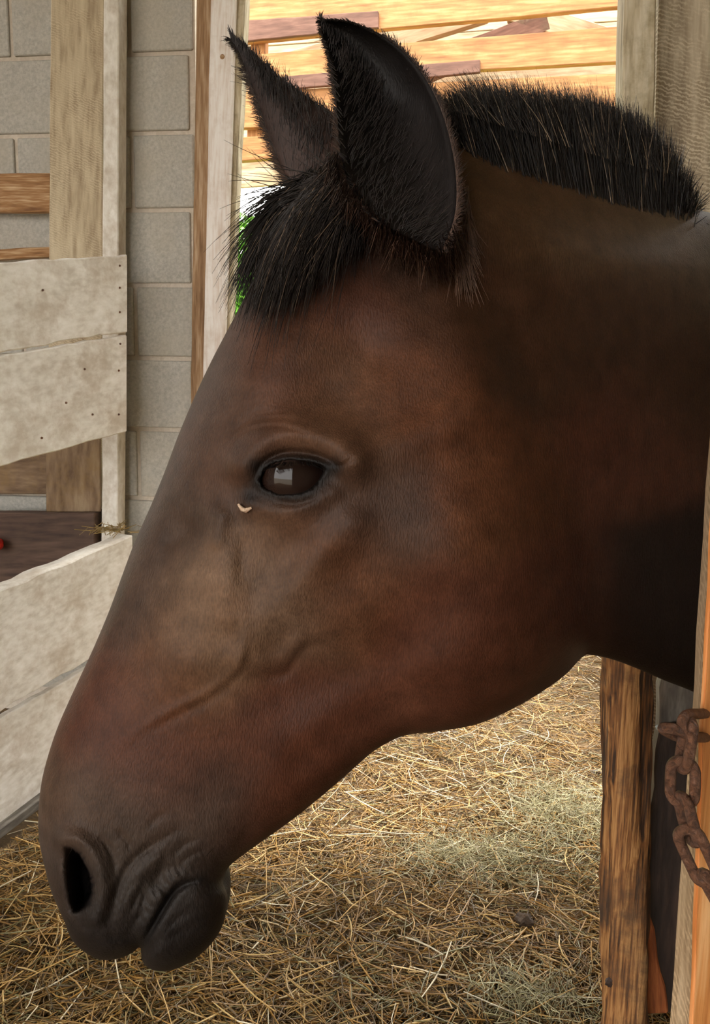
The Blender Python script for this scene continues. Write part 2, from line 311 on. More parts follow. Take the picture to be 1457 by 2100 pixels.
# door jamb at the end of the block wall
JP = WALL.off(0.07)
t1 = slab('trim_1', vquad(JP, 390, 421, 900, 404, 434, -60), 0.08, M['jamb_brown'], seg=14, rough_edge=0.0015); tag(t1, 'brown stained door jamb board', kind='structure')
t2 = slab('trim_2', vquad(JP.off(0.02), 414, 455, 900, 433, 485, -60), 0.10, M['jamb'], seg=14, rough_edge=0.0012); tag(t2, 'worn white painted door casing board', kind='structure')
t3 = slab('trim_3', vquad(JP, 444, 462, 900, 482, 506, -60), 0.05, M['weather'], seg=14, rough_edge=0.002); tag(t3, 'grey brown inner edge of the door jamb', kind='structure')
def nail(parent, p, nrm, r=0.004, mat=None):
    bm = bmesh.new(); bmesh.ops.create_cone(bm, cap_ends=True, segments=8, radius1=r, radius2=r * 0.7, depth=0.004)
    me = bpy.data.meshes.new('nail'); bm.to_mesh(me); bm.free(); me.materials.append(mat or M['rust'])
    o = bpy.data.objects.new('nail', me); C.objects.link(o); o.matrix_world = Matrix.Translation(p) @ Vector(nrm).to_track_quat('Z', 'Y').to_matrix().to_4x4(); to_parent(o, parent); return o
nail(t2, JP.off(0.021).at(456, 116), WALL.n, 0.008, M['jamb_brown'])

# far slatted gable wall over the back door
wb = slab('wall_gable', [BACK.at(490, 330), BACK.at(1500, 250), BACK.at(1500, 235), BACK.at(490, 315)], 0.06, M['honey'], seg=8); tag(wb, 'door header beam under the slatted gable wall', kind='structure')
BK = BACK
def gable(name, q, th, m): return slab(name, q, th, M[m], parent=wb, seg=8, rough_edge=0.002)
gable('board', hquad(BK, 440, 92, -60, 1500, -8, -120), 0.05, 'honey')
gable('batten', hquad(BK.off(0.03), 505, 84, 42, 776, 56, 22), 0.03, 'redbrown')
gable('board', hquad(BK, 440, 175, 118, 1500, 112, 36), 0.05, 'honey')
gable('batten', hquad(BK.off(0.03), 570, 184, 158, 985, 148, 122), 0.03, 'redbrown')
gable('board', hquad(BK, 440, 265, 192, 1500, 215, 138), 0.05, 'honey')
gable('board', hquad(BK, 440, 322, 285, 1500, 262, 224), 0.05, 'honey')
gable('post', vquad(BK.off(-0.06), 505, 538, 325, 520, 548, -60), 0.06, 'honey')
BK2 = BACK.off(-0.45)
gable('rafter', [BK2.at(500, 200), BK2.at(1000, 40), BK2.at(1010, -10), BK2.at(500, 130)], 0.06, 'cream')
gable('rafter', [BK2.at(820, 190), BK2.at(1130, 60), BK2.at(1120, 20), BK2.at(800, 140)], 0.06, 'redbrown')
gable('rafter', [BK2.at(1040, 40), BK2.at(1330, 130), BK2.at(1330, 80), BK2.at(1040, -10)], 0.06, 'cream')
gable('rafter', [BK2.at(500, 260), BK2.at(640, 420), BK2.at(670, 400), BK2.at(505, 230)], 0.05, 'cream')
BK3 = BACK.off(-0.8)
for i in range(6):
    y0 = 330 - i * 72
    gable('plank', hquad(BK3, 420, y0 + 60, y0 - 10, 1560, y0 - 20, y0 - 90), 0.03, 'cream')
slab_r = slab('wall_side', [np.array([1.45, 3.1, 0]), np.array([1.35, 4.6, 0]), np.array([1.35, 4.6, 3.4]), np.array([1.45, 3.1, 3.4])], 0.05, M['roof'], seg=4); tag(slab_r, 'board side wall of the far bay', kind='structure')
lw = slab('wall_left', [np.array([-0.75, 2.95, 0]), np.array([-1.0, 4.75, 0]), np.array([-1.0, 4.75, 3.3]), np.array([-0.75, 2.95, 3.3])], 0.05, M['roof'], seg=4); tag(lw, 'board side wall beyond the block wall', kind='structure')

# ================================================================== GATE at the left
def gpx(x0, yl0, yh0, x1, yl1, yh1, pl): return hquad(pl, x0, yl0, yh0, x1, yl1, yh1)
def ext(x, x0, y0, x1, y1): return y0 + (y1 - y0) * (x - x0) / (x1 - x0)
XL = -420
def lineq(lo, hi, pl, xr):
    return [pl.at(XL, ext(XL, *lo)), pl.at(xr, ext(xr, *lo)), pl.at(xr, ext(xr, *hi)), pl.at(XL, ext(XL, *hi))]
gate = empty('stall_gate', tuple(floor_at(0.0, 1718.0)))
tag(gate, 'whitewashed plank stall gate in front of the concrete block wall', 'gate')
slab('board', lineq((0, 722, 262, 680), (0, 538, 262, 523), GATE, 262), 0.022, M['white'], gate, seg=24, rough_edge=0.003)
slab('board', lineq((0, 957, 259, 885), (0, 730, 262, 686), GATE, 261), 0.022, M['white'], gate, seg=24, rough_edge=0.002)
slab('board', lineq((0, 1459, 165, 1364), (0, 1212, 275, 1098), GATE.off(0.02), 273), 0.055, M['white'], gate, seg=24, rough_edge=0.003)
slab('board', lineq((0, 1716, 75, 1659), (0, 1474, 165, 1379), GATE, 262), 0.022, M['white'], gate, seg=24, rough_edge=0.002)
slab('ground_sill', lineq((0, 1722, 75, 1665), (0, 1700, 75, 1643), GATE.off(0.02), 262), 0.04, M['greyb'], gate, seg=12)
GW = GATE.off(-0.024)
for (x, y) in ((246, 545), (246, 590), (246, 640), (247, 705), (244, 760), (244, 850), (88, 595), (174, 757), (136, 826), (190, 850), (86, 898)):
    nail(gate, GATE.off(0.001).at(x, y), GATE.n, 0.0035)
for xs in (-395, -330):
    slab('stile', vquad(GATE.off(-0.026), xs, xs + 45, ext(xs, 0, 1712, 75, 1655), xs, xs + 45, 560), 0.03, M['white'], gate, seg=8)
# frame standing between the gate and the block wall
FR = WALL.off(0.10)
pf = empty('door_frame', tuple(FR.at(160, 1300) * np.array([1, 1, 0]))); tag(pf, 'pale plank and post frame standing against the block wall behind the gate', 'frame')
slab('plank', vquad(FR, 96, 207, 1046, 104, 213, -60), 0.03, M['plank'], pf, seg=14, rough_edge=0.0015)
slab('edge_post', vquad(FR.off(0.01), 207, 240, 1500, 212, 244, -60), 0.06, M['white'], pf, seg=14, rough_edge=0.0012)
slab('rail', hquad(FR.off(-0.02), -400, 432, 352, 103, 436, 356), 0.03, M['grain'], pf, seg=8, rough_edge=0.002)
slab('rail', hquad(FR.off(-0.035), -400, 560, 530, 110, 525, 505), 0.03, M['grain'], pf, seg=8, rough_edge=0.002)
slab('rail', hquad(FR.off(0.03), -400, 1210, 1050, 194, 1190, 1052), 0.05, M['brown'], pf, seg=8, rough_edge=0.002)
slab('plank', vquad(FR.off(0.004), 94, 206, 1050, 93, 206, 890), 0.02, M['dirty'], pf, seg=6)
slab('lower_plank', hquad(FR.off(-0.03), -400, 1016, 880, 96, 1012, 880), 0.03, M['dirty'], pf, seg=6, rough_edge=0.002)
bm = bmesh.new(); bmesh.ops.create_uvsphere(bm, u_segments=20, v_segments=12, radius=0.03); bmesh.ops.scale(bm, vec=(1, 1, 0.75), verts=bm.verts)
kn = bmesh.new(); me = bpy.data.meshes.new('red_knob'); bmesh.ops.create_cone(bm, cap_ends=True, segments=14, radius1=0.012, radius2=0.012, depth=0.06, matrix=Matrix.Translation((0, 0.02, 0)) @ Matrix.Rotation(math.pi / 2, 4, 'X'))
bm.to_mesh(me); bm.free(); kn.free(); rk = link('red_knob', me, M['red']); p = FR.off(0.082).at(-14.0, 1118.0); rk.location = p; tag(rk, 'small red plastic knob at the left edge on the brown rail', 'knob')

# ================================================================== STALL FRONT at the right
PF = Plane(P(1300.0, 1300.0, 1.3), -6)
fp = empty('far_stall_post', tuple(PF.at(1270, 1700) * np.array([1, 1, 0]))); tag(fp, 'rough split wooden post behind the horse, below the jaw and throat', 'post')
def rough_post(name, sil, depth, mat, parent, pl, n=46, amp=0.0048):
    """a split timber: left/right silhouette lines, wavy surface"""
    ys = np.linspace(sil[0][0], sil[-1][0], n); xl = np.interp(ys, [s[0] for s in sil], [s[1] for s in sil]); xr = np.interp(ys, [s[0] for s in sil], [s[2] for s in sil])
    K = 18; V = np.zeros((n, K, 3)); mid = (xl + xr) / 2; xl = mid + (xl - mid) * 0.92 - 28; xr = mid + (xr - mid) * 0.92 - 44; ph = rng.uniform(0, 6, 6)
    for i in range(n):
        a, b_ = pl.at(xl[i], ys[i]), pl.at(xr[i], ys[i]); c = (a + b_) / 2; hw = np.linalg.norm(b_ - a) / 2; dx = (b_ - a) / (2 * hw)
        for k in range(K):
            q = 2 * math.pi * k / K; cx = math.copysign(abs(math.cos(q)) ** 0.6, math.cos(q)); sx = math.copysign(abs(math.sin(q)) ** 0.7, math.sin(q))
            rr = 1 + amp / hw * (math.sin(3 * q + ph[0] + i * 0.12) + math.sin(5 * q + ph[1] - i * 0.31) * 0.7 + math.sin(7 * q + ph[2]) * 0.6 + rng.normal() * 0.25)
            V[i, k] = c + dx * hw * cx * rr - pl.n * (depth / 2 * sx * rr)
    o0 = V.mean((0, 1)); ax = np.array([0, 0, 1.0])
    Vl = np.stack([V[..., 2] - o0[2], V[..., 0] - o0[0], V[..., 1] - o0[1]], -1)
    idx = np.arange(n * K).reshape(n, K); nx = np.roll(idx, -1, 1)
    q = np.stack([idx[:-1], nx[:-1], nx[1:], idx[1:]], -1).reshape(-1, 4)
    bmm = bmesh.new(); vv = [bmm.verts.new(x) for x in Vl.reshape(-1, 3)]
    for a in q: bmm.faces.new([vv[j] for j in a])
    bmm.faces.new([vv[j] for j in idx[0]]); bmm.faces.new([vv[j] for j in idx[-1][::-1]]); bmesh.ops.recalc_face_normals(bmm, faces=bmm.faces)
    for fc in bmm.faces: fc.smooth = True
    me = bpy.data.meshes.new(name); bmm.to_mesh(me); bmm.free(); me.materials.append(mat)
    o = bpy.data.objects.new(name, me); C.objects.link(o)
    o.matrix_world = Matrix(((0, 1, 0, o0[0]), (0, 0, 1, o0[1]), (1, 0, 0, o0[2]), (0, 0, 0, 1)))
    if parent is not None: to_parent(o, parent)
    return o
rough_post('timber', [(2420, 1205, 1300), (2100, 1216, 1318), (1990, 1220, 1322), (1700, 1234, 1330), (1450, 1249, 1352), (1250, 1256, 1372), (1000, 1262, 1380)], 0.05, M['bark'], fp, PF)
bm = bmesh.new(); me = bpy.data.meshes.new('knot')
bmesh.ops.create_uvsphere(bm, u_segments=12, v_segments=8, radius=0.012); bmesh.ops.scale(bm, vec=(1.5, 0.22, 0.8), verts=bm.verts); [setattr(v_, 'co', v_.co * random.uniform(0.75, 1.25)) for v_ in bm.verts]; bm.to_mesh(me); bm.free()
kt = link('knot', me, M['tarred']); kt.location = PF.off(0.017).at(1262, 2015); to_parent(kt, fp)
bd = slab('stall_board', [PF.off(-0.034).at(1302, 2085), PF.off(-0.034).at(1352, 1500), PF.off(-0.034).at(1440, 1490), PF.off(-0.034).at(1410, 2075)], 0.03, M['tarred'], seg=16, rough_edge=0.003); tag(bd, 'dark stained stall board right of the split post', 'board')
rb = slab('splintered_base', [PF.off(-0.028).at(1304, 2082), PF.off(-0.028).at(1316, 1850), PF.off(-0.028).at(1332, 1850), PF.off(-0.028).at(1372, 2080)], 0.012, M['russet'], seg=8, rough_edge=0.003); to_parent(rb, bd)
gb = slab('upper_stall_board', [PF.off(-0.07).at(1350, 1520), PF.off(-0.07).at(1365, 1300), PF.off(-0.07).at(1480, 1300), PF.off(-0.07).at(1470, 1515)], 0.03, M['greyb'], seg=8, rough_edge=0.003); tag(gb, 'grey weathered board above the dark stall board', 'board')
# upper post and sawn wall plank
PU = Plane(P(1310.0, 200.0, 1.45), -6)
up_ = slab('stall_corner_post', vquad(PU, 1244, 1300, 2170, 1283, 1349, -60), 0.07, M['weather'], seg=22, rough_edge=0.002); tag(up_, 'weathered pale post behind the mane beside the sawn plank', 'post')
sp = slab('sawn_wall_plank', vquad(PU.off(-0.075), 1300, 1560, 2060, 1354, 1700, -60), 0.03, M['sawn'], seg=10, rough_edge=0.001); tag(sp, 'wide rough sawn wall plank right of the pale post', 'plank')

# near post: prism with a pale sawn left face
NP = Plane(P(1440.0, 1500.0, 0.50), 10)
def near_post():
    ys = np.linspace(2500, -400, 30); ed = [(2500, 1343, 1402, 1700), (2100, 1371, 1417, 1700), (1900, 1385, 1424, 1700), (1700, 1400, 1431, 1700), (1480, 1418, 1437, 1700), (1300, 1430, 1446, 1700), (900, 1456, 1468, 1720), (-400, 1545, 1556, 1800)]
    A = [np.interp(ys, [e[0] for e in ed][::-1], [e[k] for e in ed][::-1]) for k in (1, 2, 3)]
    bk = NP.off(-0.045); bmm = bmesh.new(); rows = []
    o0 = NP.at(1500, 1500)
    for i, y in enumerate(ys):
        j = rng.normal(0, 0.0006, 4)
        pts = [bk.at(A[0][i], y), NP.at(A[1][i], y), NP.at(A[2][i], y), bk.at(A[2][i] - 60, y)]
        for k, p in enumerate(pts): p[0] += j[k]
        pts.append(pts[0] + np.array([0.03, 0.03, 0])); pts[3] = pts[3] + np.array([0, 0.03, 0]); pts = [pts[0], pts[1], pts[2], pts[3], pts[4]]
        rows.append([bmm.verts.new((p[2] - o0[2], p[0] - o0[0], p[1] - o0[1])) for p in pts])
    for i in range(len(rows) - 1):
        for k in range(5):
            fc = bmm.faces.new((rows[i][k], rows[i + 1][k], rows[i + 1][(k + 1) % 5], rows[i][(k + 1) % 5])); fc.material_index = 1 if k == 0 else 0
    bmm.faces.new(rows[0]); bmm.faces.new(rows[-1][::-1]); bmesh.ops.recalc_face_normals(bmm, faces=bmm.faces)
    ed_ = [e for e in bmm.edges if e.is_manifold and e.calc_face_angle(0) > 0.5]; bmesh.ops.bevel(bmm, geom=ed_, offset=0.0025, segments=2, affect='EDGES')
    me = bpy.data.meshes.new('near_stall_post'); bmm.to_mesh(me); bmm.free(); me.materials.append(M['post']); me.materials.append(M['postcut'])
    o = bpy.data.objects.new('near_stall_post', me); C.objects.link(o)
    o.matrix_world = Matrix(((0, 1, 0, o0[0]), (0, 0, 1, o0[1]), (1, 0, 0, o0[2]), (0, 0, 0, 1)))
    return tag(o, 'orange brown wooden stall post at the right edge carrying the rusty chain', 'post')
near_post()

# chain
chain = empty('rusty_chain', tuple(P(1433.0, 1465.0, 0.495))); tag(chain, 'rusty iron chain hanging from a staple on the near post', 'chain')
def link_mesh(name, Lm, Wm, r, centre, axis, normal):
    """one welded link: stadium loop of round wire"""
    n = 28; hl, hw = Lm / 2 - Wm / 2, Wm / 2 - r; pts = []
    for i in range(n):
        q = 2 * math.pi * i / n; x, y = math.cos(q) * hw, math.sin(q) * hw
        pts.append((x + (0), y + math.copysign(hl + 0.0, math.sin(q)) if abs(math.sin(q)) > 1e-6 else 0.0))
    pts = np.array(pts); K = 10; V = []
    for i in range(n):
        t = pts[(i + 1) % n] - pts[i - 1]; t /= np.linalg.norm(t); nn = np.array([t[1], -t[0]])
        for k in range(K):
            q = 2 * math.pi * k / K; V.append((pts[i][0] + nn[0] * r * math.cos(q), pts[i][1] + nn[1] * r * math.cos(q), r * math.sin(q)))
    idx = np.arange(n * K).reshape(n, K); a = np.roll(idx, -1, 0); f = np.stack([idx, a, np.roll(a, -1, 1), np.roll(idx, -1, 1)], -1).reshape(-1, 4)
    me = np_mesh(name, V, f); o = link(name, me, M['rust'])
    Y = np.array(axis, float); Y /= np.linalg.norm(Y); Z = np.array(normal, float); Z -= Y * (Z @ Y); Z /= np.linalg.norm(Z); X = np.cross(Y, Z)
    o.matrix_world = Matrix(((X[0], Y[0], Z[0], centre[0]), (X[1], Y[1], Z[1], centre[1]), (X[2], Y[2], Z[2], centre[2]), (0, 0, 0, 1)))
    to_parent(o, chain); return o
def cl(pa, pb, wpx, face, Z=0.475, dz=0.0, r=11.5):
    """link between two pixels at depth Z; face = degrees turned out of the picture plane"""
    k = Z / F; a, b_ = P(float(pa[0]), float(pa[1]), Z - dz), P(float(pb[0]), float(pb[1]), Z + dz)
    ax = b_ - a; L = np.linalg.norm(ax); view = (a + b_) / 2 - CAM; view /= np.linalg.norm(view); side = np.cross(ax / L, view); q = math.radians(face)
    return link_mesh('link', L, wpx * k, r * k, (a + b_) / 2, ax, math.cos(q) * view + math.sin(q) * side)
cl((1366, 1490), (1414, 1516), 62, 68, Z=0.482, dz=0.008)
cl((1418, 1468), (1399, 1588), 64, 66, Z=0.478)
cl((1403, 1548), (1399, 1660), 72, 14, Z=0.476)
cl((1396, 1622), (1426, 1738), 66, 66, Z=0.474)
cl((1402, 1690), (1462, 1822), 70, 24, Z=0.470)
cl((1440, 1782), (1500, 1890), 66, 70, Z=0.466)
cl((1478, 1850), (1560, 1940), 70, 20, Z=0.462)
cl((1530, 1900), (1630, 1950), 66, 66, Z=0.460)
cl((1600, 1930), (1690, 1905), 70, 25, Z=0.462)
v, q, _ = strands(np.array([[P(1672., 1925., 0.50), P(1672., 1915., 0.455), P(1680., 1900., 0.452), P(1690., 1890., 0.50)]]), np.full((1, 4), 11 * 0.476 / F), sides=8); st = link('staple', np_mesh('staple', v, q), M['rust']); to_parent(st, chain)
sp_pts = np.array([P(x, y, z) for x, y, z in ((1452., 1463., .505), (1433., 1464., .49), (1410., 1464., .478), (1399., 1478., .474), (1401., 1497., .474), (1412., 1508., .478), (1430., 1512., .49), (1450., 1512., .505))])
tt = np.linspace(0, 7, 40); spp = np.stack([np.interp(tt, range(8), sp_pts[:, k]) for k in range(3)], -1)
for _ in range(4): spp[1:-1] = (spp[:-2] + spp[1:-1] * 2 + spp[2:]) / 4
v, q, _ = strands(spp[None], np.full((1, 40), 11 * 0.476 / F), sides=10); st = link('staple', np_mesh('staple', v, q), M['rust']); to_parent(st, chain)

# ================================================================== HORSE
def catmull(pts, step=7.0, closed=False):
    p = np.array(pts, float); out = []
    n = len(p); rngi = range(n if closed else n - 1)
    for i in rngi:
        if closed: a, b_, c, d = p[i - 1], p[i], p[(i + 1) % n], p[(i + 2) % n]
        else: a, b_, c, d = p[max(i - 1, 0)], p[i], p[i + 1], p[min(i + 2, n - 1)]
        k = max(1, int(round(np.linalg.norm(c - b_) / step)))
        for j in range(k):
            t = j / k; out.append(0.5 * ((2 * b_) + (c - a) * t + (2 * a - 5 * b_ + 4 * c - d) * t * t + (3 * b_ - a - 3 * c + d) * t ** 3))
    if not closed: out.append(p[-1])
    return np.array(out)
def seg_dist(pts, poly, closed=True, want_t=False):
    a = poly; b_ = np.roll(poly, -1, 0)
    if not closed: a, b_ = poly[:-1], poly[1:]
    best = np.full(len(pts), 1e18); bt = np.zeros(len(pts)); d = b_ - a; L2 = (d ** 2).sum(1) + 1e-12; m = len(a)
    for i in range(m):
        w_ = pts - a[i]; t = np.clip((w_ @ d[i]) / L2[i], 0, 1); q = ((w_ - t[:, None] * d[i]) ** 2).sum(1)
        k = q < best; best[k] = q[k]
        if want_t: bt[k] = (i + t[k]) / m
    return (np.sqrt(best), bt) if want_t else np.sqrt(best)
def inside(pts, poly):
    x, y = pts[:, 0], pts[:, 1]; r = np.zeros(len(pts), bool); a = poly; b_ = np.roll(poly, -1, 0)
    for (x1, y1), (x2, y2) in zip(a, b_):
        if y1 == y2: continue
        k = (y1 > y) != (y2 > y); r ^= k & (x < (x2 - x1) * (y - y1) / (y2 - y1) + x1)
    return r

FACE = [(690, 322), (640, 362), (592, 425), (553, 500), (516, 580), (480, 652), (436, 736), (401, 810), (367, 890), (340, 962), (310, 1036), (277, 1110), (250, 1182), (225, 1250), (195, 1322), (165, 1387), (140, 1441), (118, 1492), (100, 1545), (86, 1600), (79, 1660), (80, 1720), (92, 1780), (105, 1828), (122, 1868), (134, 1895), (146, 1925), (170, 1950), (205, 1968), (242, 1966), (270, 1955), (287, 1942), (290, 1960), (296, 1978), (316, 1990), (345, 1991), (380, 1979), (413, 1956), (438, 1930), (455, 1902), (466, 1862), (466, 1832), (457, 1806), (468, 1780), (490, 1760), (530, 1731), (600, 1681), (650, 1641), (700, 1599), (760, 1546), (800, 1521), (838, 1507), (900, 1500), (980, 1485), (1050, 1455), (1110, 1420), (1160, 1384), (1196, 1347)]
THROAT = [(1216, 1344), (1255, 1352), (1305, 1370), (1360, 1394), (1425, 1420), (1500, 1460), (1600, 1530), (1750, 1680), (1900, 1850), (2050, 2010)]
CREST = [(2080, 560), (1900, 520), (1700, 480), (1560, 455), (1457, 436), (1410, 424), (1300, 400), (1200, 372), (1100, 340), (1010, 312), (940, 290), (850, 285), (760, 295)]
OUT = catmull(FACE + THROAT + CREST, 7.0, closed=True)
JAWBACK = [(1228, 1290), (1250, 1200), (1254, 1110), (1240, 1000), (1195, 860), (1130, 720), (1050, 580), (970, 440), (900, 340), (800, 297), (740, 300)]
HEAD = catmull(FACE + JAWBACK, 12.0, closed=True)
NECK = catmull([(760, 295)] + CREST[::-1][1:] + THROAT[::-1] + [(1100, 1330), (980, 1150), (900, 900), (800, 650), (740, 450)], 14.0, closed=True)

HW = np.array([(150, 1800, .040), (200, 1930, .036), (260, 1880, .042), (340, 1930, .033), (430, 1880, .028), (440, 1800, .036), (110, 1650, .036), (250, 1700, .047), (400, 1720, .045), (150, 1550, .037), (350, 1550, .045), (550, 1620, .039), (200, 1380, .034), (400, 1350, .052), (600, 1450, .050), (760, 1460, .047), (330, 1150, .044), (480, 1150, .063), (700, 1200, .071), (900, 1370, .062), (1050, 1300, .068), (1120, 1150, .074), (950, 1050, .080), (760, 1000, .083), (610, 970, .088), (450, 900, .066), (390, 950, .054), (520, 750, .070), (650, 800, .080), (850, 800, .078), (650, 620, .066), (800, 620, .070), (1000, 750, .076), (620, 480, .050), (770, 430, .036), (880, 450, .044), (930, 560, .060), (1060, 950, .078), (720, 350, .04)])
NW = np.array([(940, 320, .030), (1100, 400, .034), (1300, 440, .038), (1457, 470, .042), (1000, 480, .058), (1200, 560, .062), (1400, 640, .066), (1100, 800, .066), (1300, 900, .066), (1450, 950, .064), (1250, 1200, .046), (1350, 1150, .054), (1250, 1330, .038), (1400, 1350, .046), (1700, 1000, .085), (2000, 1200, .10), (1800, 600, .055), (900, 700, .05)])
def rbf(pts, ctl, sig):
    w_ = np.exp(-((pts[:, None, :] - ctl[None, :, :2]) ** 2).sum(2) / (2 * sig * sig)) + 1e-9
    return (w_ @ ctl[:, 2:]) / w_.sum(1, keepdims=True)
def rim(d, R, p=2.2):
    u = np.clip(d / R, 0, 1); return (1 - (1 - u) ** p) ** (1 / p)
EYE = catmull([(533, 986), (541, 966), (556, 953), (580, 946), (609, 944), (642, 948), (662, 956), (668, 964), (660, 979), (646, 996), (625, 1009), (602, 1014), (576, 1013), (553, 1006), (538, 997)], 4.0, True)
NOSTRIL = catmull([(127, 1738), (142, 1734), (160, 1745), (176, 1767), (188, 1795), (192, 1824), (188, 1846), (178, 1862), (163, 1872), (147, 1874), (136, 1862), (130, 1840), (128, 1815), (128, 1785), (124, 1758)], 4.0, True)
NLEFT = catmull([(122, 1742), (121, 1780), (124, 1820), (130, 1858)], 6.0); NBOT = catmull([(128, 1868), (150, 1880), (175, 1874), (195, 1852)], 6.0)
RIDGES = [  # polyline, sigma px, amplitude m
    ([(497, 948), (540, 905), (610, 884), (690, 905), (726, 945)], 26, .0075), ([(515, 1035), (590, 1052), (680, 1012)], 16, .0028),
    ([(730, 945), (850, 900), (970, 840)], 32, .004), ([(720, 1080), (620, 1180), (530, 1300), (490, 1350)], 30, .0055),
    ([(690, 800), (740, 730)], 55, -.0075), ([(600, 1420), (780, 1360)], 55, -.004), ([(370, 1080), (310, 1220), (270, 1340)], 36, -.004),
    ([(440, 1060), (470, 1180), (480, 1260)], 26, .003), ([(610, 1120), (560, 1280)], 26, -.002),
    ([(497, 1220), (503, 1300), (488, 1365), (430, 1416), (365, 1450), (290, 1492), (240, 1540)], 6.5, .0014), ([(512, 1300), (500, 1372), (438, 1430), (372, 1464), (300, 1505)], 6, -.0010),
    ([(500, 1362), (545, 1385), (590, 1378), (625, 1330), (690, 1318)], 7, -.0020), ([(540, 1360), (580, 1352), (610, 1320)], 14, .0024),
    ([(1000, 1130), (1040, 1220)], 120, .007), ([(560, 1740), (640, 1665), (730, 1588), (830, 1512)], 9, -.0026), ([(520, 1770), (600, 1715), (690, 1640)], 9, .0016), ([(620, 1560), (760, 1470), (900, 1420)], 28, -.003),
    ([(126, 1722), (158, 1722), (190, 1752), (208, 1800), (208, 1850), (196, 1885)], 15, .0045), ([(112, 1770), (113, 1815), (124, 1850)], 10, .0015),
    ([(214, 1905), (232, 1860), (246, 1810), (275, 1762), (330, 1722), (380, 1695)], 6, -.0026), ([(240, 1905), (256, 1850), (290, 1790), (345, 1745)], 9, .0026),
    ([(200, 1712), (226, 1742), (236, 1778), (232, 1800)], 5, -.0018), ([(236, 1700), (262, 1728), (272, 1760)], 5, -.0013), ([(285, 1885), (300, 1830), (330, 1780), (345, 1740)], 6, -.0018), ([(320, 1835), (328, 1800), (350, 1770)], 6, -.0018),
    ([(335, 1800), (338, 1830), (352, 1845)], 5, -.002), ([(262, 1915), (285, 1880), (300, 1868)], 5, -.0015), ([(215, 1920), (255, 1925), (280, 1915)], 7, -.002), ([(120, 1895), (150, 1880), (170, 1900)], 8, .002),
    ([(286, 1946), (312, 1902), (342, 1852), (368, 1819), (412, 1802)], 5, -.007), ([(300, 1870), (332, 1830), (362, 1800), (400, 1786)], 10, .002), ([(318, 1940), (345, 1890), (385, 1850)], 26, .0016),
    ([(446, 1930), (450, 1880), (452, 1830)], 6, -.003), ([(456, 1890), (462, 1850)], 8, .003), ([(470, 1790), (500, 1720), (530, 1690)], 8, -.0018),
    ([(474, 932), (486, 902), (520, 880), (575, 874), (640, 892)], 3.2, -.0013), ([(466, 915), (486, 882), (525, 862), (590, 858), (650, 874)], 3.2, -.0012), ([(476, 886), (505, 862), (545, 848), (600, 842)], 3.0, -.0008), ([(482, 870), (515, 848), (560, 836)], 3.0, -.0006),
    ([(520, 990), (540, 950), (585, 928), (650, 934), (700, 958)], 4.5, -.0034), ([(690, 960), (712, 948), (730, 934)], 4, -.0015), ([(694, 950), (718, 938)], 4, .001), ([(560, 1030), (610, 1034), (660, 1016)], 4, -.0014),
    ([(430, 1200), (425, 1290), (400, 1350)], 42, .0045), ([(455, 1060), (440, 1110)], 12, .002), ([(350, 1110), (380, 1090)], 14, -.002), ([(1000, 470), (1200, 520), (1420, 560)], 40, .004),
    ([(500, 1100), (492, 1200)], 8, -.0012),
] + [([(bx_, by_), (bx_ - 14 - 4 * (i_ % 3), by_ - 20 - 5 * (i_ % 2)), (bx_ - 18 - 5 * (i_ % 3), by_ - 38 - 6 * (i_ % 4))], 3.2, -.0012) for i_, (bx_, by_) in enumerate([(300, 1898), (310, 1882), (320, 1866), (331, 1850), (342, 1836), (353, 1822), (365, 1811), (380, 1803), (396, 1799)])] + [
    ([(250, 1870), (262, 1830), (284, 1796)], 4, -.0012), ([(268, 1880), (282, 1838), (304, 1802)], 4, -.0014), ([(345, 1765), (375, 1735), (420, 1715)], 5, -.0012), ([(360, 1780), (395, 1752), (430, 1738)], 5, -.0010), ([(300, 1700), (330, 1672), (350, 1665)], 5, -.0010), ([(160, 1895), (195, 1905), (215, 1895)], 5, -.0012), ([(340, 1905), (370, 1880), (400, 1866)], 5, -.0008), ([(330, 1935), (372, 1912), (410, 1895)], 5, -.0008)]
RIDGES = [(catmull(p_, 14.0), s_, a_ * (1.3 if s_ >= 12 else 1.0)) for p_, s_, a_ in RIDGES]
def Zmid(px): t = np.clip((np.asarray(px, float) - 900) / 1150, 0, 1); t = t * t * (3 - 2 * t); return 0.62 + 0.32 * t
